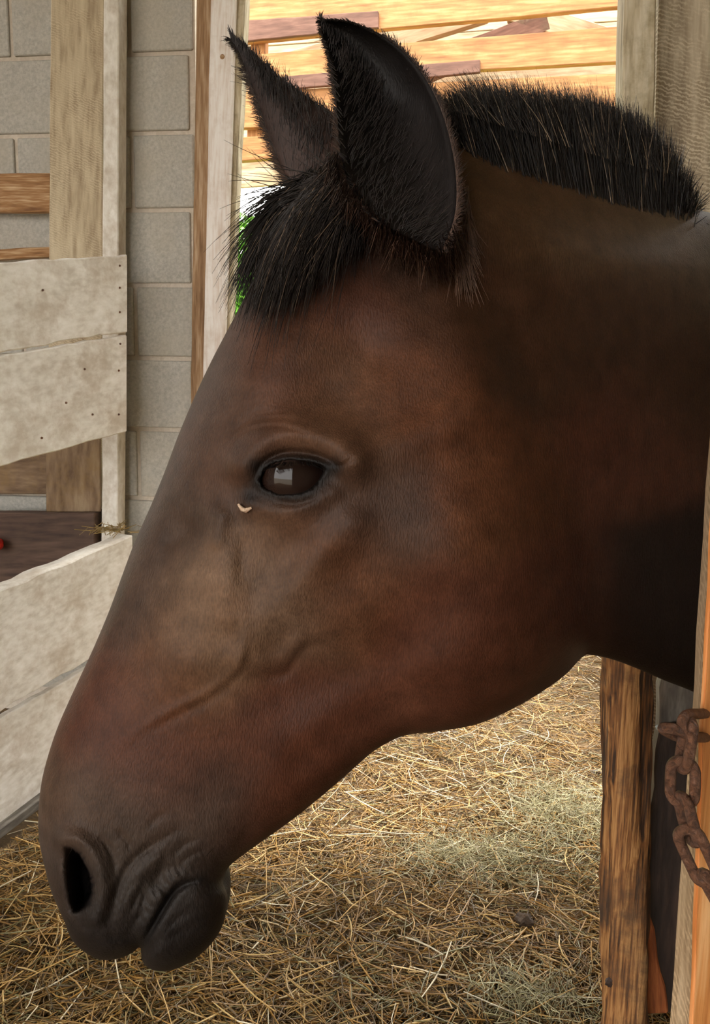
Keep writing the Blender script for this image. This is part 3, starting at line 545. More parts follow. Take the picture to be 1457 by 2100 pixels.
def h_at(pts, feats=True):
    dh = seg_dist(pts, HEAD); ih = inside(pts, HEAD); dn = seg_dist(pts, NECK); inn = inside(pts, NECK)
    W = rbf(pts, HW, 95)[:, 0]; R = np.interp(pts[:, 1], [300, 700, 1000, 1400, 1600, 1800, 2000], [140, 150, 170, 150, 120, 80, 60])
    jx = np.clip((pts[:, 0] - 850) / 300, 0, 1); R = R * (1 - jx) + 210 * jx
    hh = np.where(ih, W * rim(dh, R), 0)
    Wn = rbf(pts, NW, 130)[:, 0]; hn = np.where(inn, Wn * rim(dn, np.interp(pts[:, 0], [900, 1100, 1500], [90, 170, 230]), 2.0), 0)
    k = .010; h = np.maximum(hh, hn); both = ih & inn; h = h + np.where(both, np.clip(k - np.abs(hh - hn), 0, None) ** 2 / (4 * k), 0)
    if feats:
        dout = np.minimum(seg_dist(pts, OUT) / 25.0, 1)
        for pl_, s_, a_ in RIDGES:
            lo, hi = pl_.min(0) - 3.5 * s_, pl_.max(0) + 3.5 * s_; m_ = (pts[:, 0] > lo[0]) & (pts[:, 0] < hi[0]) & (pts[:, 1] > lo[1]) & (pts[:, 1] < hi[1])
            if not m_.any(): continue
            d, t = seg_dist(pts[m_], pl_, closed=False, want_t=True); end = np.clip(np.minimum(t, 1 - t) / 0.3, 0, 1) if s_ < 12 else 1.0
            h[m_] += a_ * np.exp(-d * d / (2 * s_ * s_)) * end * dout[m_]
        de = seg_dist(pts, EYE); ie = inside(pts, EYE); near = de < 60
        h[near & ~ie] += .0014 * np.exp(-de[near & ~ie] ** 2 / (2 * 8 ** 2)); h[ie] -= .016 * np.clip(de[ie] / 7, 0, 1)
        dno = seg_dist(pts, NOSTRIL); ino = inside(pts, NOSTRIL); 
        if ino.any():
            dl = seg_dist(pts[ino], NLEFT, closed=False); db = seg_dist(pts[ino], NBOT, closed=False); pr = np.clip(dno[ino] / 5, 0, 1)
            lf = np.clip((dl - 4) / 46, 0, 1); lf = lf * lf * (3 - 2 * lf); bf = np.clip(db / 24, 0, 1); h[ino] -= np.minimum(.034 * pr * lf * bf, h[ino] * 0.9)
        mz = (pts[:, 1] > 1640) & (pts[:, 0] < 520); mp_ = pts[mz]
        if mz.any():
            sk = np.sin(mp_[:, 0] * .31 + 3 * np.sin(mp_[:, 1] * .05)) * np.sin(mp_[:, 1] * .27 + 2.5 * np.sin(mp_[:, 0] * .07)) + .7 * np.sin(mp_[:, 0] * .52 - mp_[:, 1] * .38 + 2 * np.sin(mp_[:, 1] * .09))
            h[mz] += .00022 * sk * np.clip((mp_[:, 1] - 1640) / 120, 0, 1) * dout[mz]
    return np.maximum(h, 0)
def surfZ(px, py, lift=0.0):
    pts = np.stack([np.ravel(px), np.ravel(py)], 1).astype(float); i = inside(pts, OUT); return (Zmid(pts[:, 0]) - np.where(i, h_at(pts, False), 0) - lift).reshape(np.shape(px))

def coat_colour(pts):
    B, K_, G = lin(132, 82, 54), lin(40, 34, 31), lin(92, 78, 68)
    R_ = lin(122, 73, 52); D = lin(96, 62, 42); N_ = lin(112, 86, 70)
    ctl = [(700, 1200, B), (440, 1270, lin(168, 128, 98)), (400, 1330, lin(150, 112, 84)), (600, 1230, lin(146, 112, 88)), (660, 760, lin(136, 98, 72)), (690, 850, lin(140, 100, 74)), (330, 1400, B), (230, 1500, R_), (350, 1600, R_), (160, 1400, R_), (600, 1480, R_), (300, 1060, N_), (420, 820, N_), (250, 1250, N_), (900, 1300, R_), (1000, 1000, B), (1150, 1250, R_), (800, 800, B), (600, 780, R_), (700, 640, R_), (900, 600, D), (1150, 700, D), (1300, 900, R_), (1350, 600, D), (1250, 450, lin(130, 100, 74)), (1080, 400, lin(116, 84, 58)), (1370, 475, lin(150, 124, 98)), (1430, 520, lin(140, 114, 90)), (1400, 800, D), (1380, 1200, lin(60, 42, 34)), (1350, 1350, lin(46, 34, 28)), (1260, 1300, lin(56, 38, 30)), (560, 520, lin(70, 50, 40)), (700, 480, lin(66, 46, 38)), (840, 520, lin(76, 54, 42)), (760, 1040, lin(112, 82, 66)),  # light on the neck crest and the tan nose highlight are painted in
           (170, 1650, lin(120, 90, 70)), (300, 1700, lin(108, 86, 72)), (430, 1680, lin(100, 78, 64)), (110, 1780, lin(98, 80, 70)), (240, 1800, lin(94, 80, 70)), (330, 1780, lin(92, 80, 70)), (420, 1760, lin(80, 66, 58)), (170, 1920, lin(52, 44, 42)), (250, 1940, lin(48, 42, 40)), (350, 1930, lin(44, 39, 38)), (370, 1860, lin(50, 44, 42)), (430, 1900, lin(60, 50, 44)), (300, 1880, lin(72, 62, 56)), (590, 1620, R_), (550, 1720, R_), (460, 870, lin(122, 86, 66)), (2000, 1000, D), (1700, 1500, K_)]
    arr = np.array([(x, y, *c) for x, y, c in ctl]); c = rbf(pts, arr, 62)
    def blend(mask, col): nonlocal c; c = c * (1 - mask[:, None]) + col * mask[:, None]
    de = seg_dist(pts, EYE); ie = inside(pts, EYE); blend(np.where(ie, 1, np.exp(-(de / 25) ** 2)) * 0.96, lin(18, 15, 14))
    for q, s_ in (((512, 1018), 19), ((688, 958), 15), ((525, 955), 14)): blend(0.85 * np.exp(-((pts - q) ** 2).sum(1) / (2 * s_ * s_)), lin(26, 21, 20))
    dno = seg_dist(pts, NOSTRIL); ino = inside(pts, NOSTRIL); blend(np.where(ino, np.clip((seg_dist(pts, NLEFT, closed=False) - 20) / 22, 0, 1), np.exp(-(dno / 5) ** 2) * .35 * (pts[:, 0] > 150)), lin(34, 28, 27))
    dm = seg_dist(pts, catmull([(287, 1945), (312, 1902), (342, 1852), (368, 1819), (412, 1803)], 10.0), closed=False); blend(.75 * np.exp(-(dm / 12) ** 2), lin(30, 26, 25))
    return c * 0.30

def build_horse():
    nrm_in = []
    a = np.roll(OUT, 1, 0); b_ = np.roll(OUT, -1, 0); t = b_ - a; t /= np.linalg.norm(t, axis=1, keepdims=True); nn = np.stack([-t[:, 1], t[:, 0]], 1)
    if not inside(OUT[:40] + nn[:40] * 3, OUT).mean() > 0.5: nn = -nn
    pts = [OUT]; 
    for off in (1.2, 4.0, 8.5, 14.0):
        r_ = OUT + nn * off; d = seg_dist(r_, OUT); pts.append(r_[(d > off * 0.9) & inside(r_, OUT)])
    def lattice(x0, y0, x1, y1, s):
        gx, gy = np.meshgrid(np.arange(x0, x1, s), np.arange(y0, y1, s * 0.87)); gx = gx + (np.arange(gx.shape[0]) % 2)[:, None] * s / 2
        return np.stack([gx.ravel(), gy.ravel()], 1)
    fine = [(440, 820, 760, 1070, 4.2), (70, 1690, 480, 2000, 4.2)]
    L_ = [lattice(60, 270, 1300, 2000, 7.5), lattice(1300, 270, 2080, 2020, 16)]
    for (x0, y0, x1, y1, s) in fine:
        L_ = [q[~((q[:, 0] > x0) & (q[:, 0] < x1) & (q[:, 1] > y0) & (q[:, 1] < y1))] for q in L_]
    L_ += [lattice(*q) for q in fine]
    q = np.concatenate(L_); q = q[inside(q, OUT)]; q = q[seg_dist(q, OUT) > 18]
    for cpoly in (EYE, NOSTRIL):
        q = q[seg_dist(q, cpoly) > 3.0]; pts.append(cpoly)
    pts.append(q); q = np.concatenate(pts)
    edges = [(i, (i + 1) % len(OUT)) for i in range(len(OUT))]
    vv, _, ff, orig, _, _ = delaunay_2d_cdt([Vector(p_) for p_ in q], edges, [], 1, 1e-4)
    V2 = np.array([(p_[0], p_[1]) for p_ in vv]); Ft = np.array([f_ for f_ in ff if len(f_) == 3])
    onb = seg_dist(V2, OUT) < 0.05
    h = h_at(V2); h[onb] = 0
    # light smoothing of the relief over the mesh
    z0 = Zmid(V2[:, 0]); near = P(V2[:, 0], V2[:, 1], z0 - h)
    far = near + fwd * (2 * h)[:, None]
    n = len(V2); idx_far = np.where(onb, np.arange(n), n + np.cumsum(~onb) - 1)
    v = np.concatenate([near, far[~onb]]); f1 = Ft; f2 = idx_far[Ft][:, ::-1]
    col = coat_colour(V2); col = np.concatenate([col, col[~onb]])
    tri = np.concatenate([f1, f2])
    # fix orientation (near side must face the camera)
    a, b_, c = (v[f1[:, k]] for k in range(3)); 
    if (np.einsum('ij,ij->i', np.cross(b_ - a, c - a), CAM - a) < 0).mean() > 0.5: tri = tri[:, ::-1]
    parts_v, parts_f, parts_c = [v], [tri], [col]; off = len(v)
    def add(v_, q_, c_):
        nonlocal off
        t_ = np.concatenate([q_[:, [0, 1, 2]], q_[:, [0, 2, 3]]]) if q_.shape[1] == 4 else q_
        parts_v.append(v_); parts_f.append(t_ + off); parts_c.append(np.broadcast_to(c_, v_.shape) if np.ndim(c_) == 1 else c_); off += len(v_)
    for e in EARS:
        add(*ear_shell(**e))
    add(*trunk())
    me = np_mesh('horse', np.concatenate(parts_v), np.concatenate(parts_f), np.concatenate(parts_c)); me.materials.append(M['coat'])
    o = bpy.data.objects.new('horse', me); C.objects.link(o)
    return tag(o, 'bay brown horse with black upright mane leaning its head out of the stall', 'horse')

def ear_grid(L, R, Zb, Zt, cup, ns=34, nt=18, curl=0.0):
    Lc = np.array(L, float); Rc = np.array(R, float); s = np.linspace(0, 1, ns)
    def res(p_):
        p_ = catmull(p_, 4.0); d = np.r_[0, np.cumsum(np.linalg.norm(np.diff(p_, axis=0), axis=1))]; d /= d[-1]; return np.stack([np.interp(s, d, p_[:, k]) for k in (0, 1)], 1)
    l_, r_ = res(Lc), res(Rc); t = np.linspace(0, 1, nt)
    q = l_[:, None] * (1 - t)[None, :, None] + r_[:, None] * t[None, :, None]
    wid = np.linalg.norm(r_ - l_, axis=1) * Zb / F
    z = (Zb + (Zt - Zb) * s)[:, None] + (cup * np.clip(0.12 + 1.6 * s, 0, 1) * wid)[:, None] * np.sin(np.pi * t)[None] ** 0.8 + curl * wid[:, None] * (t - 0.5)[None]
    return q, z
def ear_shell(L, R, Zb, Zt, cup, curl=0.0, col_in=None, col_out=None, thick=0.003):
    q, z = ear_grid(L, R, Zb, Zt, cup, curl=curl); p1 = P(q[..., 0], q[..., 1], z); p2 = P(q[..., 0], q[..., 1], z + thick)
    ns, nt = z.shape; i1 = np.arange(ns * nt).reshape(ns, nt); i2 = i1 + ns * nt
    def quads(i): return np.stack([i[:-1, :-1], i[:-1, 1:], i[1:, 1:], i[1:, :-1]], -1).reshape(-1, 4)
    def wall(a, b_): return np.stack([a[:-1], a[1:], b_[1:], b_[:-1]], -1)
    f = np.concatenate([quads(i1), quads(i2)[:, ::-1], wall(i1[:, 0], i2[:, 0]), wall(i1[:, -1], i2[:, -1])[:, ::-1], wall(i1[0], i2[0]), wall(i1[-1], i2[-1])])
    s = np.linspace(0, 1, ns)[:, None, None]; c1 = np.broadcast_to(col_in[0] * (1 - s) + col_in[1] * s, p1.shape); c2 = np.broadcast_to(col_out[0] * (1 - s) + col_out[1] * s, p1.shape)
    return np.concatenate([p1.reshape(-1, 3), p2.reshape(-1, 3)]), f, np.concatenate([c1.reshape(-1, 3), c2.reshape(-1, 3)])
BLK = lin(30, 26, 25); EBR = lin(74, 52, 42)
EARS = [dict(L=[(775, 455), (722, 392), (700, 325), (693, 250), (688, 180), (677, 122), (662, 74), (656, 44)], R=[(905, 520), (932, 450), (937, 375), (926, 295), (900, 212), (860, 142), (800, 84), (722, 46), (662, 40)], Zb=0.532, Zt=0.580, cup=0.62, curl=0.05, col_in=(lin(30, 25, 24), lin(18, 16, 15)), col_out=(EBR, BLK)),
        dict(L=[(612, 400), (578, 345), (553, 285), (532, 222), (511, 160), (492, 110), (473, 80)], R=[(740, 340), (700, 255), (645, 208), (592, 172), (546, 136), (515, 103), (478, 74)], Zb=0.655, Zt=0.665, cup=-0.30, curl=0.0, col_in=(lin(58, 42, 36), BLK), col_out=(EBR, BLK))]
def trunk():
    """neck base, barrel and legs, standing in the stall out of the picture"""
    vs_, fs_, off = [], [], 0
    def loft(rings):
        nonlocal off
        K = 24; V = []
        for c, u, r1, w_, r2 in rings:
            for k in range(K):
                q_ = 2 * math.pi * k / K; V.append(np.array(c) + np.array(u) * r1 * math.cos(q_) + np.array(w_) * r2 * math.sin(q_))
        n = len(rings); idx = np.arange(n * K).reshape(n, K) + off; nx = np.roll(idx, -1, 1)
        fs_.append(np.stack([idx[:-1], nx[:-1], nx[1:], idx[1:]], -1).reshape(-1, 4)); vs_.append(np.array(V)); off += n * K
    ax = np.array([0.93, 0.37, 0.0]); sd_ = np.array([-0.37, 0.93, 0]); zz = np.array([0, 0, 1.0]); b0 = P(1950.0, 1150.0, 0.93)
    prof = [(-0.10, 0.02, 0.26, 0.07), (0.02, -0.02, 0.30, 0.12), (0.16, -0.04, 0.30, 0.17), (0.40, -0.06, 0.28, 0.20), (0.70, -0.06, 0.27, 0.21), (0.95, -0.03, 0.26, 0.20), (1.15, 0.0, 0.24, 0.17), (1.28, 0.0, 0.16, 0.11), (1.33, 0.0, 0.02, 0.02)]
    zc = 1.02
    loft([((b0[0] + ax[0] * s, b0[1] + ax[1] * s, zc + dz), zz, rv, sd_, rh) for s, dz, rv, rh in prof])
    for s, side in ((0.12, -1), (0.12, 1), (1.10, -1), (1.10, 1)):
        c = b0 + ax * s + sd_ * side * 0.10; hind = s > 1
        leg = [(0.95, 0.0, 0.10), (0.75, 0.03 if hind else 0, 0.075), (0.58, -0.02 if hind else 0, 0.05), (0.46, 0.06 if hind else 0.01, 0.04), (0.40, 0.06 if hind else 0, 0.036), (0.20, 0.05 if hind else 0, 0.024), (0.12, 0.04 if hind else -0.01, 0.03), (0.07, 0.02 if hind else -0.03, 0.028), (0.06, 0.02 if hind else -0.03, 0.042), (0.0, 0.0 if hind else -0.04, 0.05)]
        loft([((c[0] + ax[0] * dx, c[1] + ax[1] * dx, z), ax, r_, sd_, r_ * 0.9) for z, dx, r_ in leg])
    v = np.concatenate(vs_); return v, np.concatenate(fs_), np.where(v[:, 2:3] < 0.5, BLK, lin(96, 62, 42))
horse = build_horse()

def hair_ob(name, px, py, z, r0, r1, col, parent=horse, label=None, sides=3):
    """px,py,z: (N,K) arrays of pixel positions with depth -> a tuft of real strands"""
    pts = P(px, py, z); N, K = px.shape; rad = np.linspace(0, 1, K)[None] ; rad = r0 * (1 - rad ** 1.6) + r1 * rad ** 1.6
    rad = np.repeat(rad, N, 0) * rng.uniform(0.7, 1.3, (N, 1)); v, q, c = strands(pts, rad, sides, col)
    o = link(name, np_mesh(name, v, q, c), M['hair'], parent); o['kind'] = 'stuff'
    if label: o['label'] = label
    return o
def hcol(N, base, var=0.35, alt=None, p_alt=0.0):
    c = np.repeat(np.array(base)[None], N, 0) * rng.uniform(1 - var, 1 + var, (N, 1))
    if alt is not None: k = rng.random(N) < p_alt; c[k] = np.array(alt) * rng.uniform(0.7, 1.2, (k.sum(), 1))
    return c
# upright mane
N, K = 11000, 6
u = rng.random(N); x0 = 925 + 500 * u; yc = np.interp(x0, [p_[0] for p_ in CREST[::-1]], [p_[1] for p_ in CREST[::-1]])
dep = np.abs(rng.normal(0, 1, N)) * np.interp(x0, [920, 1000, 1300, 1420], [14, 26, 26, 18]); side = rng.choice([-1, 1], N, p=[0.35, 0.65])
y0 = yc + dep
tipx = np.interp(x0, [925, 1000, 1150, 1260, 1320, 1380, 1425], [905, 950, 1110, 1235, 1300, 1372, 1430]) + rng.normal(0, 14, N); tipy = np.interp(x0, [925, 1000, 1100, 1250, 1320, 1370, 1425], [225, 185, 188, 205, 235, 290, 400]) + rng.normal(0, 13, N) + rng.exponential(26, N)
t = np.linspace(0, 1, K)[None]; bend = rng.normal(0, 9, (N, 1)) * t ** 2
px = x0[:, None] + (tipx - x0)[:, None] * t + bend; py = y0[:, None] + (tipy - y0)[:, None] * t
zb = Zmid(x0) - side * (0.004 + 0.014 * np.minimum(dep / 30, 1.5)); zt = Zmid(x0) + rng.normal(0, 0.012, N)
hair_ob('mane', px, py, zb[:, None] * (1 - t) + zt[:, None] * t, 0.00042, 0.00012, hcol(N, lin(30, 26, 24), 0.4, lin(120, 104, 88), 0.05), label='black upright brush mane')
# forelock
N, K = 2600, 9
u = rng.random(N); rx = 610 + 150 * u + rng.normal(0, 10, N); ry = np.interp(rx, [600, 640, 700, 770], [400, 372, 372, 410]) + rng.normal(0, 12, N)
tx = np.interp(u, [0, 0.25, 0.5, 0.8, 1], [495, 520, 575, 640, 730]) + rng.normal(0, 26, N); ty = np.interp(u, [0, 0.3, 0.6, 1], [590, 640, 620, 530]) + rng.normal(0, 30, N) - rng.exponential(50, N)
ln = rng.random(N); k = ln > 0.95; tx[k] -= 10; ty[k] += rng.uniform(20, 130, k.sum())
t = np.linspace(0, 1, K)[None]; mx_ = rx * 0.5 + tx * 0.5 - 26 * (1 - u) + rng.normal(0, 8, N); my_ = ry * 0.58 + ty * 0.42 - 10
clump = np.sin(u * 60)[:, None] * 9 * t
px = rx[:, None] * (1 - t) ** 2 + 2 * mx_[:, None] * t * (1 - t) + tx[:, None] * t ** 2 + clump; py = ry[:, None] * (1 - t) ** 2 + 2 * my_[:, None] * t * (1 - t) + ty[:, None] * t ** 2
z = surfZ(px, py, 0.003) - rng.uniform(0, 0.012, (N, 1)) * (1 + 0.4 * t)
z[:, 1:-1] = (z[:, :-2] + z[:, 1:-1] + z[:, 2:]) / 3
hair_ob('forelock', px, py, z, 0.00040, 0.00010, hcol(N, lin(34, 29, 27), 0.4, lin(96, 80, 66), 0.06), label='black forelock falling over the forehead')
# fuzz of the ears
def ear_fur(e, N, nm, lab, length, tuft):
    q, z = ear_grid(e['L'], e['R'], e['Zb'], e['Zt'], e['cup'], curl=e['curl']); ns, nt = z.shape
    edge = rng.random(N) < 0.58; si = rng.integers(0, ns, N); ti = np.where(edge, rng.choice([0, nt - 1], N, p=tuft), rng.integers(0, nt, N))
    fr = rng.random(N)[:, None]; sj = np.minimum(si + 1, ns - 1); tj = np.where(edge, ti, np.minimum(ti + 1, nt - 1)); f2_ = rng.random(N)[:, None]; p0 = q[si, ti] * (1 - fr) * (1 - f2_) + q[sj, ti] * fr * (1 - f2_) + q[si, tj] * (1 - fr) * f2_ + q[sj, tj] * fr * f2_; z0 = z[si, ti] * (1 - fr[:, 0]) + z[sj, ti] * fr[:, 0]; axis = q[np.minimum(si + 1, ns - 1), ti] - q[np.maximum(si - 1, 0), ti]; axis /= np.linalg.norm(axis, axis=1, keepdims=True) + 1e-9
    outw = np.where((ti == 0)[:, None], q[si, 0] - q[si, -1], q[si, -1] - q[si, 0]); outw /= np.linalg.norm(outw, axis=1, keepdims=True) + 1e-9
    d = axis * rng.uniform(0.5, 1.0, (N, 1)) + outw * np.where(edge, rng.uniform(0.15, 0.8, N), rng.normal(0.5, 0.12, N))[:, None]
    ln = rng.uniform(0.4, 1, N)[:, None] * length * np.where(edge, 1, 1.9)[:, None] * np.where(si > 0.75 * ns, 0.55, 1.0)[:, None]; t = np.linspace(0, 1, 4)[None]
    px = p0[:, :1] + d[:, :1] * ln * t; py = p0[:, 1:] + d[:, 1:] * ln * t + 5 * t ** 2
    zz_ = z0[:, None] - 0.0004 - np.where(edge, 0.001, 0.0012)[:, None] * t
    s = si / (ns - 1); col = lin(84, 62, 50)[None] * (1 - s[:, None]) + lin(32, 28, 26)[None] * s[:, None]; col = col * rng.uniform(0.6, 1.3, (N, 1)); col[~edge] = lin(40, 33, 30) * rng.uniform(0.6, 1.4, ((~edge).sum(), 1))
    hair_ob(nm, px, py, zz_, 0.00026, 0.00008, col, label=lab)
ear_fur(EARS[0], 5200, 'ear_fur', 'black fuzz lining the near ear', 26, [0.4, 0.6])
ear_fur(EARS[1], 3000, 'ear_fur', 'black fuzz on the far ear', 30, [0.75, 0.25])
# longer pale hairs at the base of the near ear
N, K = 500, 6; u = rng.random(N); rx = 932 + 30 * u; ry = 380 + 110 * rng.random(N); tx = rx + rng.normal(10, 12, N) ; ty = ry + rng.uniform(70, 150, N); t = np.linspace(0, 1, K)[None]
px = rx[:, None] + (tx - rx)[:, None] * t ** 1.6; py = ry[:, None] + (ty - ry)[:, None] * t
hair_ob('ear_base_hair', px, py, surfZ(px, py, 0.004) - rng.uniform(0, 0.006, (N, 1)) * (1 - t), 0.00030, 0.00010, hcol(N, lin(92, 70, 58), 0.35), label='soft brown hair at the ear base')
N, K = 620, 5; u = rng.random(N); ctl_ = catmull([(684, 322), (705, 380), (760, 440), (820, 490), (895, 522), (935, 470)], 4.0); ci_ = (u * (len(ctl_) - 1)).astype(int); rx = ctl_[ci_, 0] + rng.normal(0, 9, N); ry = ctl_[ci_, 1] + rng.normal(0, 9, N)
ang = np.interp(u, [0, 0.5, 0.8, 1], [2.0, 1.7, 1.4, 1.2]) + rng.normal(0, 0.25, N); ln = rng.uniform(30, 80, N); t = np.linspace(0, 1, K)[None]
px = rx[:, None] + (np.cos(ang) * ln)[:, None] * t; py = ry[:, None] + (np.sin(ang) * ln)[:, None] * t; zr_ = 0.529 - rng.uniform(0, 0.004, (N, 1))
hair_ob('ear_base_hair', px, py, zr_ * (1 - t) + np.maximum(surfZ(px, py, 0.002), zr_) * t, 0.00030, 0.00008, hcol(N, lin(56, 40, 32), 0.35, lin(90, 68, 56), 0.2), label='brown fur over the near ear base')
N, K = 1600, 6; u = rng.random(N); x0 = 930 + 480 * u; yc = np.interp(x0, [p_[0] for p_ in CREST[::-1]], [p_[1] for p_ in CREST[::-1]]) - 60
tipx = np.interp(x0, [925, 1000, 1150, 1260, 1320, 1380, 1425], [895, 945, 1105, 1228, 1300, 1385, 1450]) + rng.normal(0, 18, N); tipy = np.interp(x0, [925, 1000, 1100, 1250, 1320, 1370, 1425], [195, 155, 162, 178, 215, 275, 390]) + rng.normal(0, 12, N) + rng.exponential(12, N)
t = np.linspace(0, 1, K)[None]; bend = rng.normal(-6, 8, (N, 1)) * t ** 2; px = x0[:, None] + (tipx - x0)[:, None] * t + bend; py = yc[:, None] + (tipy - yc)[:, None] * t
hair_ob('mane_tips', px, py, Zmid(x0)[:, None] + rng.normal(0, 0.012, (N, 1)) + 0 * t, 0.00022, 0.00006, hcol(N, lin(40, 34, 30), 0.4, lin(140, 122, 100), 0.2), label='wispy tips of the upright mane')
# eyes with lids' lashes
def eyeball(sgn):
    c2 = np.array([[602., 979.]]); hh = float(h_at(c2, False)[0]); Zs = float(Zmid(602.0)) - hh; r = 0.026
    c = P(609.0, 978.0, Zs + 0.0238)
    if sgn < 0: c = c + fwd * (2 * (float(Zmid(602.0)) - (Zs + 0.0238)))
    bm = bmesh.new(); bmesh.ops.create_uvsphere(bm, u_segments=40, v_segments=24, radius=r); me = bpy.data.meshes.new('eye')
    for f_ in bm.faces: f_.smooth = True
    bm.to_mesh(me); bm.free(); o = link('eye', me, M['eye'], horse); o.location = c; o['label'] = 'dark glossy eye'; return o
eyeball(1); eyeball(-1)
N = 90; u = rng.random(N); ex = 545 + 115 * u; ey = np.interp(ex, [533, 541, 556, 580, 609, 642, 668], [986, 966, 953, 946, 944, 948, 964]) + 2; t = np.linspace(0, 1, 4)[None]
ln = rng.uniform(12, 26, (N, 1)); px = ex[:, None] + ln * (ex - 610)[:, None] / 90 * t; py = ey[:, None] + ln * (0.55 * t - 0.2 * t ** 2); ze = float(surfZ(np.array([602.]), np.array([945.]))[0]) - 0.003
hair_ob('eyelash', px, py, ze - 0.010 * t + 0 * px, 0.00022, 0.00008, hcol(N, lin(20, 17, 16)), label='dark upper eyelashes')
N = 26; q = np.stack([rng.uniform(100, 440, N), rng.uniform(1700, 1975, N)], 1); q = q[inside(q, OUT)]; N = len(q); t = np.linspace(0, 1, 5)[None]; a = rng.uniform(0.5, 2.4, (N, 1)); ln = rng.uniform(20, 55, (N, 1))
px = q[:, :1] - np.cos(a) * ln * t * 0.5; py = q[:, 1:] + np.sin(a) * ln * t * 0.8; z = surfZ(q[:, 0], q[:, 1])[:, None] - 0.018 * t * rng.uniform(0.3, 1, (N, 1))
hair_ob('whisker', px, py, z, 0.00014, 0.00005, hcol(N, lin(40, 34, 30)), label='fine muzzle whiskers')
zc = surfZ(np.array([490., 503., 515.]), np.array([1036., 1046., 1043.])) - 0.004
v, q4, _ = strands(np.array([[P(489., 1034., zc[0]), P(497., 1044., zc[1]), P(505., 1047., zc[1]), P(517., 1041., zc[2])]]), np.array([[.0008, .0016, .0018, .0008]]), sides=7)
o = link('eye_crust', np_mesh('eye_crust', v, q4), M['crust'], horse); o['label'] = 'pale dried crust below the eye corner'

# ================================================================== STRAW
def straw_field(name, N, sampler, length, rad, zr, cols, label, cat='straw', tilt=0.12, K=4, curl=0.12):
    xy = sampler(N); N = len(xy); th = rng.uniform(0, 2 * math.pi, N); L = rng.uniform(*length, N); el = rng.normal(0, tilt, N)
    d = np.stack([np.cos(th) * np.cos(el), np.sin(th) * np.cos(el), np.sin(el)], 1); t = np.linspace(-0.5, 0.5, K)[None, :, None]
    z = floor_h(xy[:, 0], xy[:, 1]) + 0.004 + rng.random(N) ** 1.5 * zr
    pts = np.concatenate([xy, z[:, None]], 1)[:, None] + d[:, None] * L[:, None, None] * t
    side = np.stack([-np.sin(th), np.cos(th), np.zeros(N)], 1); pts += side[:, None] * (L * rng.normal(0, curl, N))[:, None, None] * (t ** 2 * 2)
    pts[..., 2] = np.maximum(pts[..., 2], floor_h(pts[..., 0], pts[..., 1]) + 0.003)
    r_ = rng.uniform(*rad, N)[:, None] * np.array([0.8] + [1.0] * (K - 2) + [0.7])[None]
    ci = rng.choice(len(cols), N, p=[c[1] for c in cols]); col = np.array([c[0] for c in cols])[ci] * rng.uniform(0.65, 1.25, (N, 1))
    v, q, c = strands(pts, r_, 3, col)
    if name is None: return v, q, c
    o = link(name, np_mesh(name, v, q, c, smooth=False), M['straw']); tag(o, label, cat, kind='stuff'); return o
SC = [(lin(164, 124, 62), .34), (lin(196, 166, 108), .18), (lin(126, 96, 50), .24), (lin(96, 76, 48), .12), (lin(132, 124, 84), .12)]
def samp(N):
    # denser close to the camera, as far as the back door
    d = 1.25 + 3.6 * rng.random(N) ** 1.35; a = rng.uniform(-0.62, 0.60, N); xy = np.stack([d * np.tan(a), d], 1)
    gd = (xy - GATE.p[:2]) @ GATE.n[:2]; wd = (xy - WALL.p[:2]) @ WALL.n[:2]
    keep = (gd > 0.04) & (xy[:, 0] < 1.28) & ((wd > 0.1) | (xy[:, 0] > -0.42)); return xy[keep]
S1 = straw_field(None, 52000, samp, (0.03, 0.12), (0.0007, 0.0019), 0.035, SC, 'loose golden straw strewn over the barn floor')
def samp_near(N): return np.stack([rng.uniform(-2.2, 1.3, N), rng.uniform(-1.0, 1.35, N)], 1)
def samp2(N):
    q = samp(N); return q[(q[:, 1] > 1.9) | (rng.random(len(q)) < 0.25)]
S2 = straw_field(None, 5200, samp2, (0.07, 0.20), (0.0009, 0.0018), 0.045, [(lin(226, 214, 184), .4), (lin(196, 160, 100), .4), (lin(150, 116, 68), .2)], 'long pale straw blades lying on top of the bedding')
lg = GATE.off(0.0).at(240.0, 1098.0)
N = 60; p0 = lg + rng.normal(size=(N, 3)) * (0.035, 0.03, 0.003) + np.array([-0.03, 0.03, 0.012]); d = rng.normal(size=(N, 3)) * (1, 1, .25); d /= np.linalg.norm(d, axis=1, keepdims=True); t = np.linspace(-.5, .5, 4)[None, :, None]
v, q, c = strands(p0[:, None] + d[:, None] * 0.05 * t, np.full((N, 4), 0.0012), 3, np.repeat(lin(150, 124, 70)[None], N, 0) * rng.uniform(.6, 1.3, (N, 1))); tag(link('hay_wisp', np_mesh('hay_wisp', v, q, c, smooth=False), M['straw']), 'small wisp of hay caught on top of the thick gate board', 'hay', kind='stuff')
S3 = straw_field(None, 11000, samp_near, (0.04, 0.14), (0.0008, 0.0019), 0.03, SC, 'thin straw litter in the aisle in front of the horse')
sv = np.concatenate([S1[0], S2[0], S3[0]]); sq = np.concatenate([S1[1], S2[1] + len(S1[0]), S3[1] + len(S1[0]) + len(S2[0])]); sc_ = np.concatenate([S1[2], S2[2], S3[2]])
tag(link('straw_bedding', np_mesh('straw_bedding', sv, sq, sc_, smooth=False), M['straw']), 'loose golden straw strewn over the barn floor', 'straw', kind='stuff')
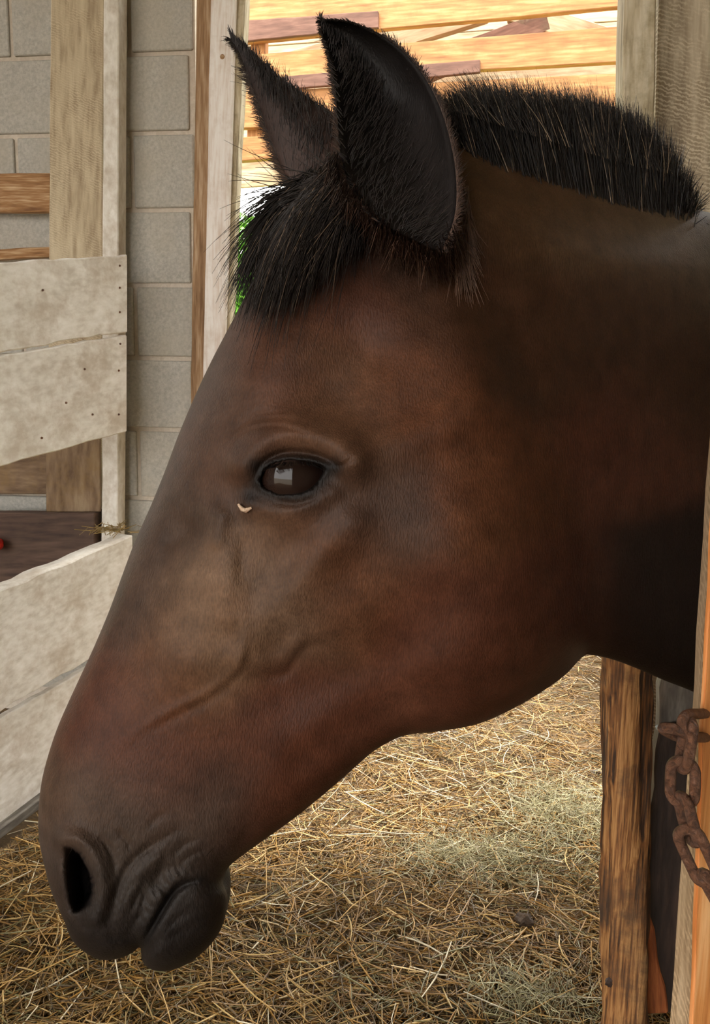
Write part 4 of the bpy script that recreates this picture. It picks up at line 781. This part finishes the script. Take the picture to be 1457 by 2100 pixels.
def clump(px_, py_, sx, sy, hgt, N, label):
    c = floor_at(float(px_), float(py_)); o = straw_field('hay_clump', N, lambda n_: c[:2] + rng.normal(size=(n_, 2)) * (sx, sy), (0.03, 0.09), (0.0004, 0.0010), hgt, [(lin(156, 150, 112), .5), (lin(192, 184, 146), .35), (lin(110, 102, 70), .15)], label, 'hay', tilt=0.5, curl=0.5); del o['kind']; o['kind'] = 'stuff'
clump(1165, 1690, 0.10, 0.10, 0.07, 1500, 'grey green hay clump on the straw beside the split post')
clump(1010, 1770, 0.13, 0.06, 0.05, 1300, 'flat grey green hay clump in the middle of the straw')
clump(1080, 2075, 0.06, 0.04, 0.05, 700, 'small hay clump at the bottom edge near the split post')
def dung(px_, py_, r, label):
    c = floor_at(float(px_), float(py_)); bm = bmesh.new(); bmesh.ops.create_icosphere(bm, subdivisions=3, radius=r)
    for v_ in bm.verts: v_.co *= 1 + 0.22 * math.sin(v_.co.x * 260 + 1) * math.cos(v_.co.y * 190) + random.uniform(-.05, .05); v_.co.z *= 0.6
    me = bpy.data.meshes.new('dung_lump'); bm.to_mesh(me); bm.free(); o = link('dung_lump', me, M['dirt2']); o.location = (c[0], c[1], 0.02); tag(o, label, 'dung')
dung(1035, 2030, 0.022, 'dark dung lump lying in the straw beside the small hay clump'); dung(1075, 1905, 0.02, 'dark dung lump further back in the straw')

# ================================================================== OUTSIDE
def bush(name, c, r, N, label, trunk_h=0.0):
    q = rng.normal(size=(N, 3)); q /= np.linalg.norm(q, axis=1, keepdims=True); q *= rng.uniform(0.0, 1.0, (N, 1)) ** 0.4; lobes = np.array([(0, 0, 0, .75), (.55, 0, .3, .5), (-.55, .1, .2, .5), (.1, -.2, .6, .5), (-.2, .2, -.4, .55), (.45, .1, -.4, .5)]); lb = lobes[rng.integers(0, 6, N)]; p0 = np.array(c) + (q * lb[:, 3:] + lb[:, :3]) * np.array(r)
    p0[:, 2] = np.maximum(p0[:, 2], 0.02); a = rng.normal(size=(N, 3)); a /= np.linalg.norm(a, axis=1, keepdims=True); b_ = np.cross(a, rng.normal(size=(N, 3))); b_ /= np.linalg.norm(b_, axis=1, keepdims=True); s = rng.uniform(0.05, 0.10, (N, 1))
    v = np.stack([p0 - a * s, p0 + b_ * s * 0.5, p0 + a * s, p0 - b_ * s * 0.5], 1).reshape(-1, 3); f = np.arange(4 * N).reshape(N, 4); col = np.repeat(lin(96, 148, 44)[None] * rng.uniform(0.6, 1.5, (N, 1)), 4, 0)
    root = empty(name, (c[0], c[1], 0)); tag(root, label, 'tree')
    o = link('foliage', np_mesh('foliage', v, f, col, smooth=False), M['leaf']); to_parent(o, root); o['kind'] = 'stuff'
    pts = np.array([[(c[0], c[1], -0.06), (c[0] + .05, c[1], c[2] * 0.5), (c[0], c[1], c[2])]]); v, q_, _ = strands(pts, np.array([[0.12, 0.09, 0.05]]), 8); to_parent(link('trunk', np_mesh('trunk', v, q_), M['bark']), root)
bush('leafy_tree', (-1.9, 13.0, 1.6), (1.5, 1.2, 1.7), 14000, 'sunlit green tree outside the back door, left')
bush('leafy_tree', (1.2, 15.0, 1.8), (1.8, 1.3, 1.8), 14000, 'sunlit green tree outside the back door, hidden mostly by the horse')
